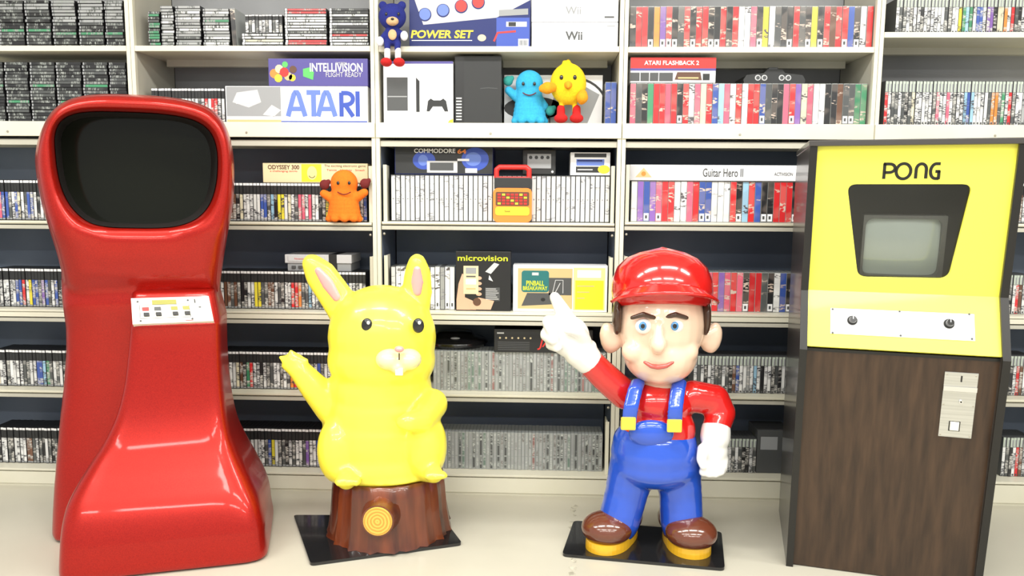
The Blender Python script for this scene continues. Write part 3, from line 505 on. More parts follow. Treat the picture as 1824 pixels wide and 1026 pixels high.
# second shelf, fourth bay: red box and black console
zc = S2 + caseh(152, 225, .03)
o, b, w, h = boxed('console_box', 'red topped retro console box lying on the red cartridge boxes', 'box', 3, 1, 1123, 1275, 105, 150, 'card_white', .03, .15, zbase=zc)
rect(b, 0, w, .56 * h, h, 'ink_red', 1); rect(b, 0, w, .48 * h, .57 * h, 'ink_purple', 2); rect(b, 0, .5 * w, .06 * h, .40 * h, 'dark_grey', 1)
for i in (.11, .22, .33): rect(b, i * w, (i + .008) * w, .06 * h, .40 * h, 'white', 2)
poly(b, [(.52 * w, .12 * h), (.55 * w, .42 * h), (.82 * w, .42 * h), (.84 * w, .10 * h)], 'ink_brown', 2); rect(b, .56 * w, .80 * w, .16 * h, .22 * h, 'ink_tan', 3); rect(b, .85 * w, .93 * w, .10 * h, .36 * h, 'charcoal', 2)
t = MB(); text(t, 'ATARI FLASHBACK 2', .16 * w, .70 * h, .018, 'white', 4, w=.64 * w, bold=.02); fin(o, b, t)
a = P(1326, 150, .09); s = P(1432, 150, .09).x - a.x; o = root('game_console', 'wide black game console with four front ports on cartridge boxes', 'console', (a.x, .09, zc + .001))
b = MB(); b.prism([(0, 0), (s, 0), (s * 1.02, .022), (s * .97, .042), (s * .68, .050), (s * .62, .066), (s * .38, .066), (s * .32, .050), (s * .03, .042), (-s * .02, .022)], 0, .18, 'charcoal'); b.build('body', o)
for q in (.22, .33, .62, .73): b = MB(); b.cone((q * s, 0, .030), (q * s, -.003, .030), .013, .012, 'light_grey', 14); b.cone((q * s, -.003, .030), (q * s, -.004, .030), .008, .008, 'dark_grey', 14); b.build('controller_port', o)
b = MB(); b.box(.42 * s, .58 * s, .02, .10, .060, .078, 'dark_grey', .004); b.build('cartridge', o)
# third shelf, fourth bay: long white guitar box
zc = S3[3] + caseh(328, 401, .07)
o, b, w, h = boxed('guitar_box', 'long white guitar game box lying on top of the cartridge boxes', 'box', 3, 2, 1122, 1448, 298, 326, 'card_white', .06, .1, zbase=zc)
rect(b, .002, .15 * w, .002, h - .002, 'light_grey', 1); poly(b, [(.03 * w, .2 * h), (.075 * w, .8 * h), (.12 * w, .2 * h)], 'ink_tan', 2); disc(b, .075 * w, .42 * h, .010, .010, 'ink_orange', 3); rect(b, .94 * w, .985 * w, .1 * h, .8 * h, 'ink_green', 2)
t = MB(); text(t, 'Guitar Hero II', .40 * w, .25 * h, .036, 'dark_grey', 3, w=.22 * w, bold=.01); t.build('lettering', o); t = MB(); text(t, 'ACTIVISION', .79 * w, .34 * h, .014, 'black', 3, w=.10 * w); fin(o, b, t)
# bottom shelf of fourth bay: dark box in the shade
o, b, w, h = boxed('console_box', 'dim grey box on the bottom shelf between statue and walnut cabinet', 'box', 3, 5, 1348, 1408, 770, 846, 'dark_grey', .07, .15); rect(b, .1 * w, .6 * w, .55 * h, .85 * h, 'grey', 1); fin(o, b)
# ------------------------------------------------------------------ frames for sloping faces
def frame(o, u, v):
    """matrix taking (x right, y inward, z up the face) into the parent's space"""
    u, v = Vector(u).normalized(), Vector(v).normalized(); n = u.cross(v)   # n = inward?  right x up = towards -y for a front face
    return Matrix((( u.x, -n.x, v.x, o[0]), (u.y, -n.y, v.y, o[1]), (u.z, -n.z, v.z, o[2]), (0, 0, 0, 1)))
def onface(px, py, M):
    d = ray(px, py); I = M.inverted(); a = I @ CAM; e = I.to_3x3() @ d; t = -a.y / e.y; p = a + e * t; return (p.x, p.z)
def tf(mb, M): mb.v = [tuple(M @ Vector(v)) for v in mb.v]; return mb
def rootmat(o): return Matrix.Translation(o.location) @ Matrix.Rotation(o.rotation_euler.z, 4, 'Z')
def polar(poly_, c, angs):
    out = []
    for a in angs:
        d = Vector((math.cos(a), math.sin(a))); best = 0
        for p, q in zip(poly_, poly_[1:] + poly_[:1]):
            p, q = Vector(p) - c, Vector(q) - c; e = q - p; den = d.x * e.y - d.y * e.x
            if abs(den) < 1e-12: continue
            t = (p.x * e.y - p.y * e.x) / den; s = (p.x * d.y - p.y * d.x) / den
            if t > 0 and -1e-6 <= s <= 1 + 1e-6: best = max(best, t)
        out.append(tuple(c + d * best))
    return out
def ring(mb, outer, inner, y0, y1, m):
    c = sum((Vector(p) for p in inner), Vector((0, 0))) / len(inner)
    angs = sorted(math.atan2(p[1] - c.y, p[0] - c.x) for p in list(outer) + list(inner))
    o, i = polar(list(outer), c, angs), polar(list(inner), c, angs); n = len(angs)
    vs = [(x, y, z) for y in (y0, y1) for L in (o, i) for x, z in L]   # o0 i0 o1 i1
    fs = []
    for k in range(n):
        j = (k + 1) % n
        fs += [(k, j, n + j, n + k), (2 * n + j, 2 * n + k, 3 * n + k, 3 * n + j), (n + k, n + j, 3 * n + j, 3 * n + k), (j, k, 2 * n + k, 2 * n + j)]
    mb.add(vs, fs, m)

# ------------------------------------------------------------------ yellow and walnut cabinet
O = root('arcade_cabinet', 'upright arcade cabinet with yellow screen panel over a walnut front', 'arcade cabinet', (2.672, -.603, 0), R(-14.5))
RM = rootmat(O); WX = .628; XI0, XI1 = .022, .606
prof = [(.0, 0), (-.103, .826), (-.030, 1.020), (-.093, 1.506)]       # front edge of the side panels
def sideprism(mb, pts, x0, x1, m):
    n = len(pts); mb.add([(x0, y, z) for y, z in pts] + [(x1, y, z) for y, z in pts], [list(range(n)), list(range(2 * n - 1, n - 1, -1))] + [(i, i + n, (i + 1) % n + n, (i + 1) % n) for i in range(n)], m)
for x0, x1 in ((0, XI0), (XI1, WX)):
    b = MB(); sideprism(b, [(y + .002, z) for y, z in prof] + [(.48, 1.506), (.52, 1.40), (.52, 0)], x0, x1, 'vinyl_side'); sp_ = b.build('side_panel', O)
    t = MB()
    for (ya, za), (yb, zb) in zip(prof, prof[1:]): sideprism(t, [(ya - .003, za), (yb - .003, zb), (yb + .005, zb), (ya + .005, za)], x0 - .001, x1 + .001, 'laminate_edge')
    t.build('edge_trim', sp_)
b = MB(); b.box(-.004, WX + .004, -.102, .48, 1.5065, 1.526, 'vinyl_side', .003); b.build('top_panel', O)
b = MB(); b.box(XI0, XI1, .50, .515, 0, 1.41, 'laminate_edge'); b.build('back_panel', O)
F1 = frame((0, .016, 0), (1, 0, 0), (0, -.094, .818)); L1 = math.hypot(.094, .818)
b = MB(); b.box(XI0, XI1, 0, .018, 0.004, L1, 'walnut'); tf(b, F1).build('front_panel', O)
b = MB(); b.box(XI0, XI1, -.002, .03, L1, L1 + .010, 'laminate_edge'); tf(b, F1).build('gap_strip', O)  # dark strip paints the shaded gap between walnut front and yellow face
# coin plate
M = RM @ F1; q = [onface(*p, M) for p in ((1681, 662), (1742, 664), (1731, 780), (1672, 777))]
x0, x1, z0, z1 = (q[0][0] + q[3][0]) / 2, (q[1][0] + q[2][0]) / 2, (q[2][1] + q[3][1]) / 2, (q[0][1] + q[1][1]) / 2; cw, ch = x1 - x0, z1 - z0
b = MB(); b.box(x0, x1, -.004, 0, z0, z1, 'brushed_steel', .0015); cp = tf(b, F1).build('coin_plate', O)
def on(k, f): 
    mb = MB(); f(mb); return tf(mb, F1 @ Matrix.Translation((x0, -.004, z0))).build(k, cp)
on('coin_slot', lambda m_: m_.box(cw * .49, cw * .53, -.002, .0, ch * .86, ch * .95, 'groove_dark'))
on('bright_strip', lambda m_: m_.box(.0, cw, -.003, .0, ch * .715, ch * .785, 'chrome'))
def lock(m_): m_.cone((cw * .56, 0, ch * .56), (cw * .56, -.005, ch * .56), .007, .006, 'chrome', 18); m_.cone((cw * .56, -.005, ch * .56), (cw * .56, -.0055, ch * .56), .0028, .0028, 'groove_dark', 12)
on('lock', lock)
def ret(m_): m_.box(cw * .28, cw * .62, -.0015, 0, ch * .10, ch * .25, 'laminate_edge'); m_.box(cw * .31, cw * .58, -.006, 0, ch * .115, ch * .245, 'panel_cream', .001)
on('coin_return', ret)
for sx, sz in ((.07, .96), (.93, .96), (.06, .50), (.94, .50), (.06, .03), (.94, .03)): on('screw', lambda m_: m_.cone((cw * sx, 0, ch * sz), (cw * sx, -.0015, ch * sz), .0028, .0022, 'screw_metal', 10))
# control face
y0_, z0_ = -.088, .836; F2 = frame((0, y0_, z0_), (1, 0, 0), (0, -.015 - y0_, 1.020 - z0_)); L2 = math.hypot(-.015 - y0_, 1.020 - z0_)
b = MB(); b.box(XI0, XI1, 0, .015, 0, L2 + .004, 'panel_yellow'); tf(b, F2).build('control_face', O)
M = RM @ F2; q = [onface(*p, M) for p in ((1480, 548), (1738, 561), (1734, 606), (1478, 596))]
px0, px1, pz0, pz1 = (q[0][0] + q[3][0]) / 2, (q[1][0] + q[2][0]) / 2, (q[2][1] + q[3][1]) / 2, (q[0][1] + q[1][1]) / 2
b = MB(); b.box(px0, px1, -.0025, 0, pz0, pz1, 'white', .001); pl_ = tf(b, F2).build('control_plate', O)
for p in ((1518, 571), (1690, 577)):
    x, z = onface(*p, M); b = MB(); b.cone((x, -.0025, z), (x, -.006, z), .0165, .0155, 'black', 24); b.cone((x, -.006, z), (x, -.026, z), .0130, .0105, 'gloss_black', 24); b.box(x - .001, x + .001, -.0265, -.02, z, z + .010, 'white'); tf(b, F2).build('control_knob', pl_)
for p in ((1483, 551), (1602, 555), (1726, 560), (1483, 593), (1604, 598), (1731, 604)):
    x, z = onface(*p, M); b = MB(); b.cone((x, -.0025, z), (x, -.005, z), .0036, .003, 'dark_grey', 12); tf(b, F2).build('screw', pl_)
# screen face with its window
F3 = frame((0, -.015, 1.020), (1, 0, 0), (0, -.063, .484)); L3 = math.hypot(.063, .484); M = RM @ F3
win = [onface(*p, M) for p in ((1528, 494), (1690, 497), (1733, 328), (1509, 328))]
def rounded(pts, r, n=6):
    o = []
    for i, p in enumerate(pts):
        a, b_, c = Vector(pts[i - 1]), Vector(p), Vector(pts[(i + 1) % len(pts)]); u, v = (a - b_).normalized(), (c - b_).normalized()
        for k in range(n + 1):
            t = k / n; o.append(tuple((b_ + u * r) * (1 - t) ** 2 + b_ * 2 * t * (1 - t) + (b_ + v * r) * t * t))
    return o
winr = rounded(win, .030)
b = MB(); ring(b, [(XI0, 0), (XI1, 0), (XI1, L3 + .004), (XI0, L3 + .004)], winr, 0, .012, 'panel_yellow'); tf(b, F3).build('screen_face', O)
b = MB(); b.prism(winr, .0125, .0150, 'pane'); tf(b, F3).build('window_glass', O)
b = MB(); zb_, zt_ = -.02, L3
b.add([(XI0 + .01, .016, zb_), (XI1 - .01, .016, zb_), (XI1 - .01, .016, zt_), (XI0 + .01, .016, zt_), (XI0 + .01, .30, zb_), (XI1 - .01, .30, zb_), (XI1 - .01, .30, zt_), (XI0 + .01, .30, zt_)], [(4, 5, 6, 7), (0, 1, 5, 4), (1, 2, 6, 5), (2, 3, 7, 6), (3, 0, 4, 7)], 'charcoal'); tf(b, F3).build('screen_recess', O)
# monitor deep in the recess
DM = .10; MF = RM @ F3 @ Matrix.Translation((0, DM, 0)); q = [onface(*p, MF) for p in ((1530, 490), (1677, 490), (1677, 384), (1528, 384))]
mx0, mx1, mz0, mz1 = q[0][0], q[1][0], q[0][1], q[2][1]; FM = F3 @ Matrix.Translation((0, DM, 0))
b = MB(); ring(b, rounded([(mx0, mz0), (mx1, mz0), (mx1, mz1), (mx0, mz1)], .004), rounded([(mx0 + .008, mz0 + .004), (mx1 - .014, mz0 + .004), (mx1 - .014, mz1 - .012), (mx0 + .008, mz1 - .012)], .028), -.008, .02, 'crt_bezel'); b.box(mx0 + .02, mx1 - .02, .03, .17, mz0 + .02, mz1 - .02, 'laminate_edge'); mon = tf(b, FM).build('monitor', O)
b = MB(); N = 20; vs = []
for j in range(N + 1):
    for i in range(N + 1):
        u, v = i / N * 2 - 1, j / N * 2 - 1
        vs.append(((mx0 + mx1) / 2 - .003 + u * (mx1 - mx0) / 2 * .96, .002 + .022 * (u * u + v * v) / 2, (mz0 + mz1) / 2 - .004 + v * (mz1 - mz0) / 2 * .96))
b.add(vs, [(j * (N + 1) + i, j * (N + 1) + i + 1, (j + 1) * (N + 1) + i + 1, (j + 1) * (N + 1) + i) for j in range(N) for i in range(N)], 'crt_glass', True); tf(b, FM).build('picture_tube', mon)
# lettering
def pt(x, y): return onface(x, y, M)
sc_ = (pt(1673, 305)[0] - pt(1572, 305)[0]) / 101; lw = .0095
b = MB(); a0 = pt(1574, 318); ph = (pt(1574, 291)[1] - a0[1]); X = lambda d: a0[0] + d * sc_; Z = lambda f: a0[1] + f * ph
for nm, st in (('letter', [[(X(0), Z(-.02)), (X(0), Z(1.0))], [(X(-2), Z(.96)), (X(7), Z(.96))] + arc(X(9), Z(.68), sc_ * 10, ph * .28, 75, -75, 10) + [(X(7), Z(.40)), (X(0), Z(.40))]]), ('letter', [arc(X(34.5), Z(.48), sc_ * 13.0, ph * .50, 0, 360, 32)]), ('letter', [[(X(57), Z(0)), (X(57), Z(.50))] + arc(X(66), Z(.58), sc_ * 9, ph * .38, 180, 0, 14) + [(X(75), Z(0))]]), ('letter', [[(X(99), Z(.96)), (X(94), Z(.96))] + arc(X(92), Z(.48), sc_ * 9.5, ph * .48, 90, 270, 14) + [(X(98), Z(.0))], [(X(97.5), Z(-.05)), (X(97.5), Z(.50))], [(X(91), Z(.46)), (X(99.5), Z(.46))]])):
    b = MB()
    for s_ in st: stroke(b, s_, lw, 'laminate_edge', 2)
    tf(b, F3).build(nm, O)

# ------------------------------------------------------------------ red sculpted cabinet
O = root('arcade_cabinet', 'red glossy sculpted arcade cabinet with dark hooded screen and flared foot', 'arcade cabinet', (.106, -.878, 0), R(16.5))
RM = rootmat(O)
def LR(px, py, yl):
    Mx = RM @ Matrix.Translation((0, yl, 0)); return onface(px, py, Mx)
def smooth_closed(pts, n=72):
    k = len(pts); out = []
    for i in range(n):
        t = i / n * k; a = int(t); f = t - a; p = [Vector(pts[(a + j) % k]) for j in (-1, 0, 1, 2)]
        out.append(.5 * ((2 * p[1]) + (p[2] - p[0]) * f + (2 * p[0] - 5 * p[1] + 4 * p[2] - p[3]) * f * f + (3 * p[1] - p[0] - 3 * p[2] + p[3]) * f ** 3))
    return [tuple(v) for v in out]
outer = [(62, 290), (66, 255), (76, 225), (94, 196), (122, 177), (165, 168), (230, 168), (295, 172), (345, 181), (381, 197), (403, 225), (414, 262), (418, 310), (415, 365), (407, 410), (400, 452), (393, 500), (385, 530), (310, 534), (240, 535), (180, 534), (124, 530), (113, 500), (103, 458), (88, 410), (73, 360)]
hole = [(97, 270), (96, 240), (106, 216), (128, 203), (165, 198), (230, 199), (295, 203), (345, 213), (374, 232), (387, 262), (389, 300), (385, 335), (374, 366), (352, 390), (320, 403), (285, 407), (240, 407), (190, 405), (156, 396), (128, 372), (110, 340), (101, 305)]
c = Vector((240, 310)); angs = [2 * math.pi * i / 72 for i in range(72)]
po, ph_ = polar(smooth_closed(outer, 200), c, angs), polar(smooth_closed(hole, 200), c, angs)
def loop(pxs, yl, s=1.):
    out = []
    for p in pxs:
        px, py = c.x + (p[0] - c.x) * s, c.y + (p[1] - c.y) * s; y_ = yl + (max(0, py - 412) * .00085 if yl < .34 else max(0, py - 412) * .0003 if yl < .4 else 0)
        x, z = LR(px, py, y_); out.append((x, y_, z))
    return out
mixp = lambda f: [tuple(Vector(a) * (1 - f) + Vector(b_) * f) for a, b_ in zip(po, ph_)]
b = MB()
b.loft([loop(po, .60, .30), loop(po, .60, .62), loop(po, .585, .82), loop(po, .54, .93), loop(po, .46, .99), loop(po, .36, 1.0), loop(po, .29, .995), loop(mixp(.12), .245), loop(mixp(.35), .222), loop(mixp(.62), .218), loop(mixp(.85), .232), loop(ph_, .262), loop(ph_, .34, .975), loop(ph_, .40, .95), loop(ph_, .40, .4)], 'flake_red')
def rr_section(xl, xr, yf, yb, z, e=4., n=48, skew=0.):
    cx, cy, rx, ry = (xl + xr) / 2, (yf + yb) / 2, (xr - xl) / 2, (yb - yf) / 2; o = []
    for i in range(n):
        t = 2 * math.pi * i / n; ct, st = math.cos(t), math.sin(t)
        o.append((cx + rx * math.copysign(abs(ct) ** (2 / e), ct), cy + ry * math.copysign(abs(st) ** (2 / e), st), z))
    return o
rows = []
for py, xl, xr, yf, yb in ((300, 90, 392, .47, .57), (360, 92, 396, .46, .58), (403, 94, 400, .44, .58), (430, 102, 396, .44, .58), (455, 108, 394, .40, .58), (480, 112, 392, .36, .58), (500, 114, 391, .335, .58), (535, 117, 390, .325, .585), (575, 120, 389, .352, .59), (620, 118, 393, .370, .60), (680, 112, 402, .378, .61), (740, 105, 414, .372, .62), (800, 100, 425, .36, .63), (850, 97, 436, .34, .64), (890, 96, 443, .32, .65)):
    yl = .46; a, e_ = LR(xl, py, yl), LR(xr, py, yl); rows.append((a[0], e_[0], yf, yb, (a[1] + e_[1]) / 2))
rows.append((rows[-1][0] - .004, rows[-1][1] + .012, .30, .65, .004))
b.loft([rr_section(*r_, e=3.4) for r_ in rows[::-1]], 'flake_red')
body = fuse(b, 'body', O, voxel=.0085, smooth=26)
b = MB()
rows = []
for py, xl, xr, yf in ((985, 92, 473, .006), (955, 94, 470, .016), (925, 99, 462, .034), (898, 107, 452, .056), (868, 123, 440, .086), (830, 148, 424, .124), (790, 176, 410, .160), (740, 201, 401, .194), (690, 215, 396, .216), (640, 222, 393, .228), (600, 226, 392, .231), (584, 227, 392, .228), (578, 228, 392, .226), (574, 229, 391.5, .235), (548, 230, 387, .268), (522, 231, 382, .300), (517, 233, 380, .315), (512, 236, 378, .36)):
    a, e_ = LR(xl, py, yf), LR(xr, py, yf); rows.append((a[0], e_[0], yf, .52, (a[1] + e_[1]) / 2))
rows = [(0.0, .702, 0.002, .52, .004), (0.0, .702, .0, .52, .03)] + rows
def dense(rws, k=5):
    o = []
    for i in range(len(rws) - 1):
        p = [Vector(rws[max(0, min(len(rws) - 1, i + j))]) if False else rws[max(0, min(len(rws) - 1, i + j))] for j in (-1, 0, 1, 2)]
        for q in range(k):
            f = q / k; o.append(tuple(.5 * (2 * b0 + (c0 - a0) * f + (2 * a0 - 5 * b0 + 4 * c0 - d0) * f * f + (3 * b0 - a0 - 3 * c0 + d0) * f ** 3) for a0, b0, c0, d0 in zip(*p)))
    return o + [rws[-1]]
rows = [rows[0]] + dense(rows[1:14]) + rows[14:]
b.loft([rr_section(*r_, e=9., n=64) for r_ in rows], 'flake_red')
fuse(b, 'pedestal', O, voxel=.008, smooth=7)
b = MB(); b.loft([loop(ph_, .275, .985), loop(ph_, .33, .955), loop(ph_, .405, .90)], 'hood_liner', False, False); b.build('screen_hood', O)
b = MB(); scr = [(x, .392, z) for x, y, z in loop(ph_, .392, .93)]; cy_ = [p for p in scr]; b.add(cy_, [list(range(len(cy_)))[::-1]], 'screen_dark'); b.add([(p[0], .396, p[2]) for p in cy_], [list(range(len(cy_)))], 'screen_dark'); b.build('screen', O)
# control panel on its ledge
ya, yb2 = .226, .300; za, zb2 = LR(300, 577, ya)[1], LR(300, 522, yb2)[1]
FP = frame((0, ya - .004, za), (1, 0, 0), (0, yb2 - ya, zb2 - za)); M = RM @ FP; q = [onface(*p, M) for p in ((237, 579), (381, 573), (372, 529), (234, 533))]
b = MB(); b.prism(q, -.007, .03, 'panel_cream'); pn = tf(b, FP).build('control_panel', O)
uv = lambda u, v: tuple((Vector(q[0]) * (1 - u) + Vector(q[1]) * u) * (1 - v) + (Vector(q[3]) * (1 - u) + Vector(q[2]) * u) * v)
def pbox(nm, u0, u1, v0, v1, m_, h=.003, rnd=0):
    mb = MB(); p = [uv(u0, v0), uv(u1, v0), uv(u1, v1), uv(u0, v1)]; mb.prism(rounded(p, rnd) if rnd else p, -.007 - h, -.006, m_); return tf(mb, FP).build(nm, pn)
pbox('display_strip', .26, .57, .72, .90, 'olive' if 'olive' in MATS else (mat('olive', (.30, .29, .03), .35) and 'olive'), .001)
for i, (u, mm) in enumerate(((.13, 'ink_red'), (.28, 'dark_grey'), (.49, 'olive'), (.64, 'olive'))):
    pbox('indicator', u, u + .085, .49, .63, mm, .0015, .002); pbox('push_button', u + .015, u + .085, .27, .40, 'black', .006, .002)
for p0, p1 in (((.095, .20), (.105, .72)), ((.72, .20), (.71, .72))): pbox('panel_line', p0[0], p0[0] + .006, p0[1], p1[1], 'dark_grey', .0006)
pbox('panel_line', .10, .72, .19, .205, 'dark_grey', .0006); pbox('panel_line', .10, .72, .71, .72, 'dark_grey', .0006)
for u, v in ((.08, .86), (.72, .86), (.10, .11), (.74, .12)):
    x, z = uv(u, v); mb = MB(); mb.cone((x, -.007, z), (x, -.0095, z), .004, .0032, 'dark_grey', 12); tf(mb, FP).build('screw', pn)
pbox('coin_slot', .80, .815, .74, .90, 'black', .001); pbox('badge', .86, .93, .80, .93, 'light_grey', .001); pbox('coin_button', .845, .875, .55, .60, 'dark_grey', .001); pbox('name_mark', .65, .75, .05, .075, 'ink_red', .0006)
b = MB(); b.box(.03, .66, .03, .50, .0005, .005, 'laminate_edge'); b.build('base_board', O)
def ground_plate(name, corners, r, parent, h=.012):
    pts = [G0(*p) for p in corners]; b = MB(); p2 = rounded([(p.x - parent.location.x, p.y - parent.location.y) for p in pts], r)
    n = len(p2); b.add([(x, y, .0008) for x, y in p2] + [(x, y, h) for x, y in p2], [list(range(n - 1, -1, -1)), list(range(n, 2 * n))] + [(i, (i + 1) % n, (i + 1) % n + n, i + n) for i in range(n)], 'gloss_black'); return b.build(name, parent)

# ------------------------------------------------------------------ yellow rabbit figure on a stump
SC = G0(672, 990) + Vector((0.0, .232, 0))
O = root('rabbit_statue', 'yellow painted rabbit statue sitting on a brown tree stump, paw raised', 'statue', (SC.x, SC.y, 0))
YS = SC.y
Q = lambda px, py, dy=0.: P(px, py, YS + dy) - Vector((SC.x, SC.y, 0))
ground_plate('base_plate', ((553, 1009), (823, 972), (785, 922), (523, 922)), .018, O)
zt = Q(672, 864, -.17).z; loops = []; rg = random.Random(3); wob = [1 + .022 * math.sin(i * 1.7) + .018 * math.sin(i * 3.1 + 1) + rg.uniform(-.012, .012) for i in range(72)]
for z, r_, k in ((.0125, .246, 1.3), (.03, .240, 1.15), (.10, .229, 1.), (.20, .222, .9), (zt - .01, .214, .8), (zt, .206, .6)):
    loops.append([(r_ * (1 + (wob[i] - 1) * k) * math.cos(2 * math.pi * i / 72), r_ * .97 * (1 + (wob[i] - 1) * k) * math.sin(2 * math.pi * i / 72), z) for i in range(72)])
b = MB(); b.loft(loops, 'bark'); st = b.build('stump', O)
kz = Q(674, 926, -.25).z; kx = Q(674, 926, -.25).x
b = MB(); b.cone((kx, -.15, kz), (kx, -.262, kz), .085, .060, 'bark', 28); kn = b.build('branch_stub', st)
b = MB(); b.cone((0, 0, 0), (0, -.006, 0), .0545, .053, 'wood_rings', 32); kk = b.build('cut_end', st); kk.location = (kx, -.261, kz)
b = MB(); Yl = 'lacquer_yellow'
b.ell(Q(681, 600, -.01), (.212, .175, .205), Yl); b.ell(Q(680, 640, -.01), (.212, .180, .15), Yl); b.ell(Q(678, 695, .0), (.204, .176, .19), Yl); b.ell(Q(679, 735, .0), (.218, .186, .20), Yl); b.ell(Q(680, 775, .0), (.238, .200, .20), Yl); b.ell(Q(680, 815, .0), (.245, .205, .115), Yl)
b.ell(Q(605, 800, -.10), (.085, .10, .135), Yl); b.ell(Q(757, 795, -.10), (.085, .10, .135), Yl)
b.chain([(Q(610, 838, -.13), .055), (Q(618, 856, -.21), .036)], Yl); b.chain([(Q(760, 835, -.13), .05), (Q(774, 845, -.20), .034)], Yl)
for dx in (-16, 0, 16): b.ell(Q(620 + dx, 858, -.235), (.018, .026, .018), Yl); b.ell(Q(776 + dx * .9, 847, -.225), (.017, .024, .016), Yl)
# ears
for pts in (((625, 575, .066), (598, 528, .068), (573, 492, .064), (556, 470, .040)), ((737, 560, .062), (743, 520, .060), (744, 490, .054), (743, 468, .036))):
    for (x, y, r_), (x2, y2, r2) in zip(pts, pts[1:]):
        for k in range(7): t = k / 6; b.ell(Q(x + (x2 - x) * t, y + (y2 - y) * t, .0), (r_ + (r2 - r_) * t, .042, r_ + (r2 - r_) * t), Yl, seg=16, ring=10)
# raised arm and paw, other arm resting on the belly
b.chain([(Q(592, 725, -.03), .070), (Q(560, 690, -.06), .056), (Q(532, 657, -.08), .042)], Yl); b.ell(Q(524, 648, -.085), (.047, .03, .045), Yl)
for a, e_, r_ in (((516, 645), (499, 636), .014), ((521, 640), (518, 625), .014), ((535, 645), (548, 641), .013), ((512, 655), (503, 652), .012)): b.chain([(Q(*a, -.085), r_ + .005), (Q(*e_, -.088), r_ - .003)], Yl)
b.chain([(Q(770, 720, -.05), .062), (Q(752, 748, -.16), .048), (Q(728, 752, -.215), .038)], Yl); b.ell(Q(720, 753, -.222), (.036, .026, .028), Yl)
b.ell(Vector((0, 0, zt + .012)), (.215, .208, .022), Yl)
fuse(b, 'body', O, voxel=.0085, smooth=12)
for pts in (((600, 530), (580, 500), (567, 482)), ((743, 520), (743, 498), (743, 480))):
    b = MB()
    for k in range(11):
        t = k / 5; i = min(1, int(t)); f = t - i; x, y = [pts[i][j] * (1 - f) + pts[i + 1][j] * f for j in (0, 1)]; r_ = .026 - .010 * abs(k - 4) / 6; b.ell(Q(x, y, -.034), (r_, .013, r_), 'lacquer_pink')
    fuse(b, 'inner_ear', O, voxel=.005, smooth=6)
b = MB(); b.ell(Q(694, 640, -.175), (.052, .05, .040), 'lacquer_cream'); b.ell(Q(728, 640, -.172), (.048, .05, .040), 'lacquer_cream'); b.ell(Q(711, 652, -.175), (.035, .045, .030), 'lacquer_cream'); mz = fuse(b, 'muzzle', O, voxel=.005, smooth=5)
b = MB(); b.ell(Q(711, 622, -.222), (.018, .014, .012), 'lacquer_pink'); b.build('nose', mz)
b = MB(); b.tube([Q(711, 629, -.226), Q(711, 641, -.226)], .0025, 'hair_brown', 8); b.build('mouth_line', mz)
b = MB(); b.box(-.014, .014, -.006, .006, -.028, 0, 'lacquer_white', .003); tt = b.build('front_teeth', mz); tt.location = Q(711, 655, -.212)
for x, dy in ((654, -.166), (745, -.150)):
    b = MB(); b.ell(Q(x, 580, dy), (.022, .012, .028), 'gloss_black'); e_ = b.build('eye', O); b = MB(); b.ell(Q(x + 2, 575, dy - .011), (.006, .003, .007), 'white', seg=12, ring=8); b.build('eye_highlight', e_)

# ------------------------------------------------------------------ man in overalls
MC = Vector((2.175, -.455, 0))
O = root('worker_statue', 'painted statue of a person in red cap and blue overalls, pointing up', 'statue', tuple(MC))
Q = lambda px, py, dy=0.: P(px, py, MC.y + dy) - MC
ground_plate('base_plate', ((1001, 992), (1291, 1018), (1285, 952), (1022, 932)), .022, O)
# head
b = MB(); sk = 'lacquer_skin'
b.ell(Q(1177, 575, 0), (.163, .155, .19), sk); b.ell(Q(1176, 630, -.02), (.138, .135, .115), sk); b.ell(Q(1174, 662, -.07), (.062, .06, .045), sk); b.chain([(Q(1177, 660, .02), .085), (Q(1177, 705, .02), .085)], sk)
b.ell(Q(1172, 614, -.168), (.030, .042, .034), sk); b.chain([(Q(1173, 580, -.150), .016), (Q(1172, 612, -.180), .022)], sk)       # nose
b.ell(Q(1131, 625, -.085), (.050, .045, .045), sk); b.ell(Q(1220, 625, -.085), (.050, .045, .045), sk)                                   # cheeks
for x, s in ((1084, -1), (1270, 1)): b.ell(Q(x, 602, .02), (.034, .028, .062), sk, rot=Matrix.Rotation(R(10 * s), 3, 'Y')); b.ell(Q(x - 10 * s, 604, .02), (.03, .03, .05), sk)
hd = fuse(b, 'head', O, voxel=.0075, smooth=6)
for x, s in ((1146, -1), (1203, 1)):
    b = MB(); b.ell(Q(x, 581, -.136), (.030, .020, .028), 'lacquer_white'); e_ = b.build('eye', hd)
    b = MB(); b.ell(Q(x - 1, 581, -.1535), (.014, .006, .016), 'eye_blue', seg=16, ring=10); b.ell(Q(x - 1, 581, -.1585), (.0075, .003, .009), 'gloss_black', seg=14, ring=8); b.build('iris', e_)
    b = MB(); b.chain([(Q(x - 20, 566, -.140), .008), (Q(x, 560, -.152), .010), (Q(x + 20, 566, -.140), .008)], 'hair_brown'); fuse(b, 'eyebrow', hd, voxel=.004, smooth=3)
b = MB(); b.chain([(Q(1148, 645, -.150), .006), (Q(1160, 652, -.162), .009), (Q(1172, 654, -.166), .010), (Q(1186, 652, -.162), .009), (Q(1199, 645, -.148), .006)], 'lip'  if 'lip' in MATS else (mat('lip', (.55, .10, .08), .25, coat=.5) and 'lip')); fuse(b, 'mouth', hd, voxel=.004, smooth=3)
b = MB(); b.ell(Q(1178, 575, .055), (.158, .125, .165), 'hair_brown')
for x in (1099, 1257): b.ell(Q(x, 565, -.03), (.018, .05, .07), 'hair_brown')
fuse(b, 'hair', hd, voxel=.008, smooth=4)
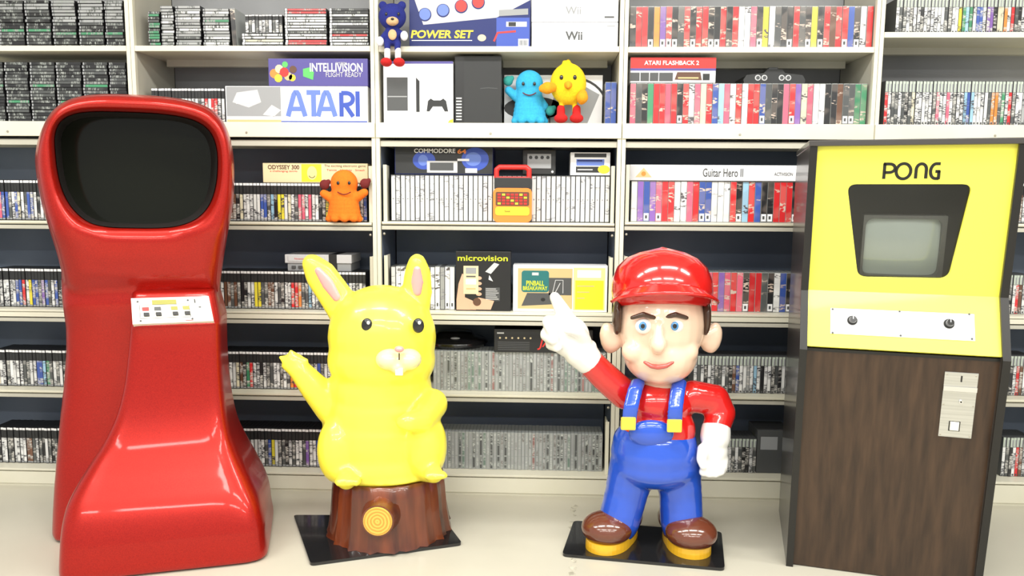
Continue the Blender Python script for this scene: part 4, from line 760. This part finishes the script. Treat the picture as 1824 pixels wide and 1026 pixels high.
# cap
b = MB(); cz = [(548, 80, .150), (540, 86, .176), (520, 89.5, .186), (498, 88, .184), (476, 79, .168), (460, 63, .138), (450, 42, .095), (445.5, 18, .045), (444.6, 5, .012)]; loops = []
for py, hw, ry in cz:
    cc = Q(1179, py, .005 + (548 - py) * .00012); rx = hw * 2.12e-3 * (2.83 / 2.87)
    loops.append([(cc.x + rx * math.cos(2 * math.pi * i / 48), cc.y + ry * math.sin(2 * math.pi * i / 48), cc.z - .035 * (math.sin(2 * math.pi * i / 48)) * (1. if py > 515 else .3)) for i in range(48)])
b.loft(loops, 'lacquer_red'); cap = b.build('cap', O)
b = MB(); vis = []
for j in range(7):
    for i in range(25):
        u, v = i / 24 * 2 - 1, j / 6; a = u * 1.15; rr = .174 + .050 * v * (1 - .35 * u * u); base = Q(1178, 520, 0)
        vis.append((base.x + rr * math.sin(a) * 1.03, base.y - rr * math.cos(a), base.z + .046 - .026 * v - .050 * u * u))
fs = [(j * 25 + i, j * 25 + i + 1, (j + 1) * 25 + i + 1, (j + 1) * 25 + i) for j in range(6) for i in range(24)]
b.add(vis, fs, 'lacquer_red', True); vz = b.build('visor', cap); sd = vz.modifiers.new('s', 'SOLIDIFY'); sd.thickness = .012; sd.offset = 0
# shirt: torso and sleeves
b = MB(); rd = 'lacquer_red'
b.ell(Q(1173, 715, .0), (.135, .105, .085), rd); b.ell(Q(1172, 765, .0), (.142, .115, .12), rd); b.ell(Q(1120, 700, 0), (.06, .06, .05), rd); b.ell(Q(1230, 705, 0), (.065, .06, .055), rd)
b.chain([(Q(1112, 702, -.01), .058), (Q(1078, 672, -.03), .056), (Q(1046, 640, -.05), .052)], rd)
b.chain([(Q(1235, 706, 0), .062), (Q(1272, 712, .01), .060), (Q(1284, 735, .0), .056), (Q(1275, 762, -.03), .052)], rd)
fuse(b, 'shirt', O, voxel=.008, smooth=6)
# overalls: trunk and two tapering legs
b = MB(); bl = 'lacquer_blue'
b.ell(Q(1166, 805, .0), (.168, .138, .135), bl); b.ell(Q(1166, 785, .0), (.160, .132, .09), bl); b.ell(Q(1166, 828, .0), (.170, .136, .085), bl)
b.chain([(Q(1127, 830, .0), .092), (Q(1115, 880, .0), .084), (Q(1104, 922, -.01), .082), (Q(1103, 932, -.01), .074)], bl)
b.chain([(Q(1206, 830, .0), .092), (Q(1212, 880, .0), .084), (Q(1214, 926, -.01), .084), (Q(1213, 938, -.01), .074)], bl)
ov = fuse(b, 'overalls', O, voxel=.008, smooth=10)
b = MB(); b.ell(Q(1160, 772, -.105), (.085, .028, .052), bl); fuse(b, 'bib', ov, voxel=.006, smooth=4)
for pts in (((1119, 757, -.128), (1124, 725, -.132), (1131, 695, -.100), (1136, 682, -.05)), ((1201, 760, -.125), (1203, 728, -.130), (1207, 697, -.100), (1210, 682, -.05))):
    b = MB()
    for p, q_ in zip(pts, pts[1:]):
        for k in range(6): t = k / 5; b.ell(Q(*[p[i] + (q_[i] - p[i]) * t for i in range(3)]), (.030, .012, .018), bl, seg=14, ring=8)
    fuse(b, 'strap', ov, voxel=.005, smooth=5)
for x, y in ((1119, 754), (1201, 758)):
    b = MB(); cc = Q(x, y, -.143); mat('lacquer_clasp', (.80, .62, .05), .25, coat=.6) if 'lacquer_clasp' not in MATS else 0
    b.box(cc.x - .027, cc.x + .027, cc.y - .010, cc.y + .004, cc.z - .024, cc.z + .024, 'lacquer_clasp', .006); b.build('clasp', ov)
# gloves
b = MB(); wt = 'lacquer_white'
b.chain([(Q(1046, 640, -.05), .056), (Q(1032, 625, -.055), .062)], wt); b.ell(Q(1015, 600, -.06), (.074, .052, .078), wt)
b.chain([(Q(1012, 572, -.065), .034), (Q(998, 547, -.075), .027), (Q(988, 529, -.08), .020)], wt)                                 # pointing finger
b.chain([(Q(993, 580, -.07), .030), (Q(978, 574, -.09), .027), (Q(984, 588, -.125), .024)], wt)                                    # curled fingers
b.chain([(Q(988, 598, -.065), .029), (Q(974, 596, -.09), .026), (Q(985, 604, -.125), .023)], wt)
b.chain([(Q(994, 615, -.06), .026), (Q(982, 613, -.085), .023), (Q(992, 618, -.115), .020)], wt)
b.chain([(Q(1040, 608, -.075), .030), (Q(1030, 590, -.115), .025), (Q(1012, 586, -.135), .021)], wt)                                # thumb across the palm
b.chain([(Q(1052, 617, -.05), .024), (Q(1024, 632, -.055), .030), (Q(1020, 636, -.055), .024)], wt)
fuse(b, 'glove', O, voxel=.0065, smooth=4)
b = MB(); b.chain([(Q(1275, 768, -.035), .056), (Q(1274, 778, -.04), .057)], wt); b.ell(Q(1272, 803, -.05), (.052, .042, .058), wt)
for i, (x, l) in enumerate(((1256, .9), (1267, 1.), (1278, 1.), (1288, .85))): b.chain([(Q(x, 818, -.055), .021), (Q(x - 1, 818 + 20 * l, -.075), .019), (Q(x - 4, 818 + 26 * l, -.105), .016)], wt)
b.chain([(Q(1252, 800, -.075), .022), (Q(1249, 818, -.105), .019), (Q(1253, 830, -.115), .016)], wt)
fuse(b, 'glove', O, voxel=.0065, smooth=4)
# shoes
for toe, heel in (((1070, 985), (1117, 951)), ((1236, 993), (1200, 955))):
    a, e_ = G0(*toe) - MC, G0(*heel) - MC; a.z = e_.z = 0; d = (a - e_).normalized(); sd_ = Vector((-d.y, d.x, 0)); L = (a - e_).length
    pts = []
    for i in range(40):
        t = 2 * math.pi * i / 40; u = math.cos(t); wv_ = .066 + .026 * max(0, u) - .01 * max(0, -u); p = (a + e_) / 2 + d * (u * (L / 2 + .045)) + sd_ * (math.sin(t) * wv_ * 1.12); pts.append((p.x, p.y))
    b = MB(); b.loft([[(x, y, .0125) for x, y in pts], [(x, y, .030) for x, y in pts], [((x - (a.x + e_.x) / 2) * .985 + (a.x + e_.x) / 2, (y - (a.y + e_.y) / 2) * .985 + (a.y + e_.y) / 2, .050) for x, y in pts]], 'sole_yellow', smooth=False); sole = b
    b = MB(); mid = (a + e_) / 2
    b.ell(mid + d * .062 + Vector((0, 0, .085)), (.098, .090, .062), 'lacquer_brown'); b.ell(mid - d * .02 + Vector((0, 0, .085)), (.080, .080, .068), 'lacquer_brown'); b.ell(mid - d * .085 + Vector((0, 0, .085)), (.070, .068, .066), 'lacquer_brown')
    b.ell(mid + Vector((0, 0, .052)), (.085, .085, .012), 'lacquer_brown')
    sh = fuse(b, 'shoe', O, voxel=.007, smooth=4); sole.build('sole', sh)

# ------------------------------------------------------------------ plush toys
def plush(name, label, px, Y, z): 
    p = P(px, 200, Y); return root(name, label, 'plush toy', (p.x, Y, z))
def bell(px, ytop, ybot, Y, z, m, mm, label, arms, ad):
    o = plush('bell_plush', label, px, Y, z); L0 = o.location; q = lambda x, y, dy=0.: P(x, y, Y + dy) - Vector((L0.x, L0.y, P(px, ybot, Y).z)); b = MB(); h = ybot - ytop
    b.ell(q(px, ytop + 27, 0), (.060, .044, .060), m)
    for k in range(8): t = k / 7; b.ell(q(px, ytop + 34 + t * (h - 46), 0), (.052 + .024 * t, .040 + .008 * t, .036 - .012 * t), m, seg=20, ring=12)
    for k in range(9): t = 2 * math.pi * k / 9; v = q(px, ybot - 6, 0); b.ell((v.x + .064 * math.cos(t), v.y + .040 * math.sin(t), .015), (.020, .016, .0145), m, seg=14, ring=8)
    for a in arms: b.chain([(q(a[0], a[1], ad), .021), (q(a[2], a[3], ad - .007), .018)], m)
    fuse(b, 'body', o, voxel=.0045, smooth=5)
    for a in arms: b = MB(); b.ell(q(a[4], a[5], ad - .007), (.022, .017, .022), mm); b.ell(q(a[4] + 7, a[5] - 5, ad - .009), (.010, .010, .012), mm); fuse(b, 'mitten', o, voxel=.004, smooth=3)
    for x in (-11, 9): b = MB(); b.ell(q(px + x, ytop + 26, -.046), (.0065, .004, .008), 'gloss_black', seg=12, ring=8); b.build('eye', o)
    b = MB(); b.tube([q(px - 12 + 2.4 * i, ytop + 42 + 4.5 * math.sin(math.pi * i / 10), -.044 - .004 * math.sin(math.pi * i / 10)) for i in range(11)], .0024, 'plush_maroon', 6); b.build('smile', o)
bell(943, 122, 221, .085, S2 + .001, 'plush_sky', 'plush_teal', 'sky blue bell-shaped plush with teal mittens beside the yellow chick plush', ((920, 172, 906, 160, 905, 143), (960, 176, 970, 188, 980, 196)), .012)
bell(613, 299, 395, .020, S3[1] + .001, 'plush_orange', 'plush_maroon', 'orange bell-shaped plush with maroon mittens in front of the slim cases', ((590, 352, 577, 344, 578, 328), (637, 350, 649, 342, 650, 326)), -.005)
# yellow chick
o = plush('chick_plush', 'round yellow chick plush with red boots on the second shelf', 1012, .046, S2 + .001); L0 = o.location; q = lambda x, y, dy=0.: P(x, y, .046 + dy) - Vector((L0.x, L0.y, P(1012, 221, .046).z)); b = MB()
b.ell(q(1012, 150, 0), (.078, .050, .088), 'plush_yellow'); b.ell(q(1012, 112, 0), (.012, .010, .016), 'plush_yellow'); b.ell(q(1005, 113, 0), (.010, .009, .014), 'plush_yellow')
for x in (1000, 1024): b.chain([(q(x, 184, 0), .011), (q(x, 205, 0), .011)], 'plush_yellow')
fuse(b, 'body', o, voxel=.0045, smooth=4)
for x in (999, 1027): b = MB(); b.ell(q(x, 211, -.012), (.030, .036, .020), 'plush_red'); b.chain([(q(x, 208, 0), .019), (q(x, 194, 0), .018)], 'plush_red'); fuse(b, 'boot', o, voxel=.0045, smooth=3)
for p0, p1 in (((984, 156), (966, 158)), ((1038, 168), (1036, 180))): b = MB(); b.chain([(q(*p0, -.03), .020), (q((p0[0] + p1[0]) / 2, (p0[1] + p1[1]) / 2, -.042), .026), (q(*p1, -.040), .016)], 'plush_gold'); fuse(b, 'wing', o, voxel=.0045, smooth=3)
b = MB(); b.cone(q(1012, 152, -.046), q(1012, 156, -.080), .018, .002, 'plush_gold', 18); b.build('beak', o)
for x in (1000, 1024): b = MB(); b.ell(q(x, 138, -.047), (.008, .004, .010), 'gloss_black', seg=12, ring=8); b.build('eye', o)
# blue bear sitting on the shelf edge
o = root('bear_plush', 'dark blue bear plush sitting on the top shelf edge, red shoes dangling', 'plush toy', (P(699, 90, -.012).x, -.012, S1[2] + .001)); L0 = o.location; q = lambda x, y, dy=0.: P(x, y, -.012 + dy) - Vector((L0.x, L0.y, P(699, 83, -.012).z)); b = MB()
b.ell(q(699, 32, 0), (.058, .042, .054), 'plush_blue'); b.ell(q(682, 12, .005), (.018, .012, .018), 'plush_blue'); b.ell(q(716, 12, .005), (.018, .012, .018), 'plush_blue'); b.ell(q(699, 66, .002), (.036, .030, .042), 'plush_blue')
b.chain([(q(688, 62, 0), .013), (q(679, 72, -.02), .011)], 'plush_blue'); b.chain([(q(711, 60, 0), .013), (q(718, 64, -.02), .011)], 'plush_blue')
for x in (690, 708): b.chain([(q(x, 78, 0), .016), (q(x, 82, -.028), .014), (q(x, 92, -.034), .012)], 'plush_blue')
fuse(b, 'body', o, voxel=.004, smooth=3)
b = MB(); b.ell(q(699, 40, -.036), (.026, .020, .018), 'plush_tan'); b.build('muzzle', o); b = MB(); b.ell(q(699, 36, -.056), (.007, .005, .005), 'gloss_black', seg=12, ring=8); b.build('nose', o)
b = MB(); b.ell(q(699, 64, -.026), (.018, .008, .022), 'plush_tan'); b.build('belly_patch', o)
for x in (688, 710): b = MB(); b.ell(q(x, 27, -.040), (.0055, .004, .007), 'gloss_black', seg=12, ring=8); b.build('eye', o)
for x, y in ((677, 76), (720, 66)): b = MB(); b.ell(q(x, y, -.024), (.016, .013, .020), 'plush_white'); b.build('mitten', o)
for x in (690, 709):
    b = MB(); b.chain([(q(x, 92, -.034), .0135), (q(x, 104, -.036), .0135)], 'plush_white'); fuse(b, 'sock', o, voxel=.004, smooth=2)
    b = MB(); b.ell(q(x - (2 if x < 700 else -2), 113, -.048), (.024, .034, .018), 'plush_red'); fuse(b, 'shoe', o, voxel=.004, smooth=2)
# scuff marks on the floor
b = MB(); rg = random.Random(5)
for i in range(14):
    p = G0(1022 + rg.uniform(-7, 7), 902 + i * 9 + rg.uniform(-3, 3)); r_ = rg.uniform(.008, .020); n = 9; ph0 = [rg.uniform(.5, 1.1) for _ in range(n)]
    b.add([(p.x + r_ * ph0[k] * math.cos(2 * math.pi * k / n), p.y + r_ * 1.5 * ph0[k] * math.sin(2 * math.pi * k / n), .0006) for k in range(n)], [list(range(n))], 'scuff')
s_ = b.build('floor_scuff'); tag(s_, 'patchy grey scuff marks on the pale floor left of the worker statue', 'scuff', kind='stuff')
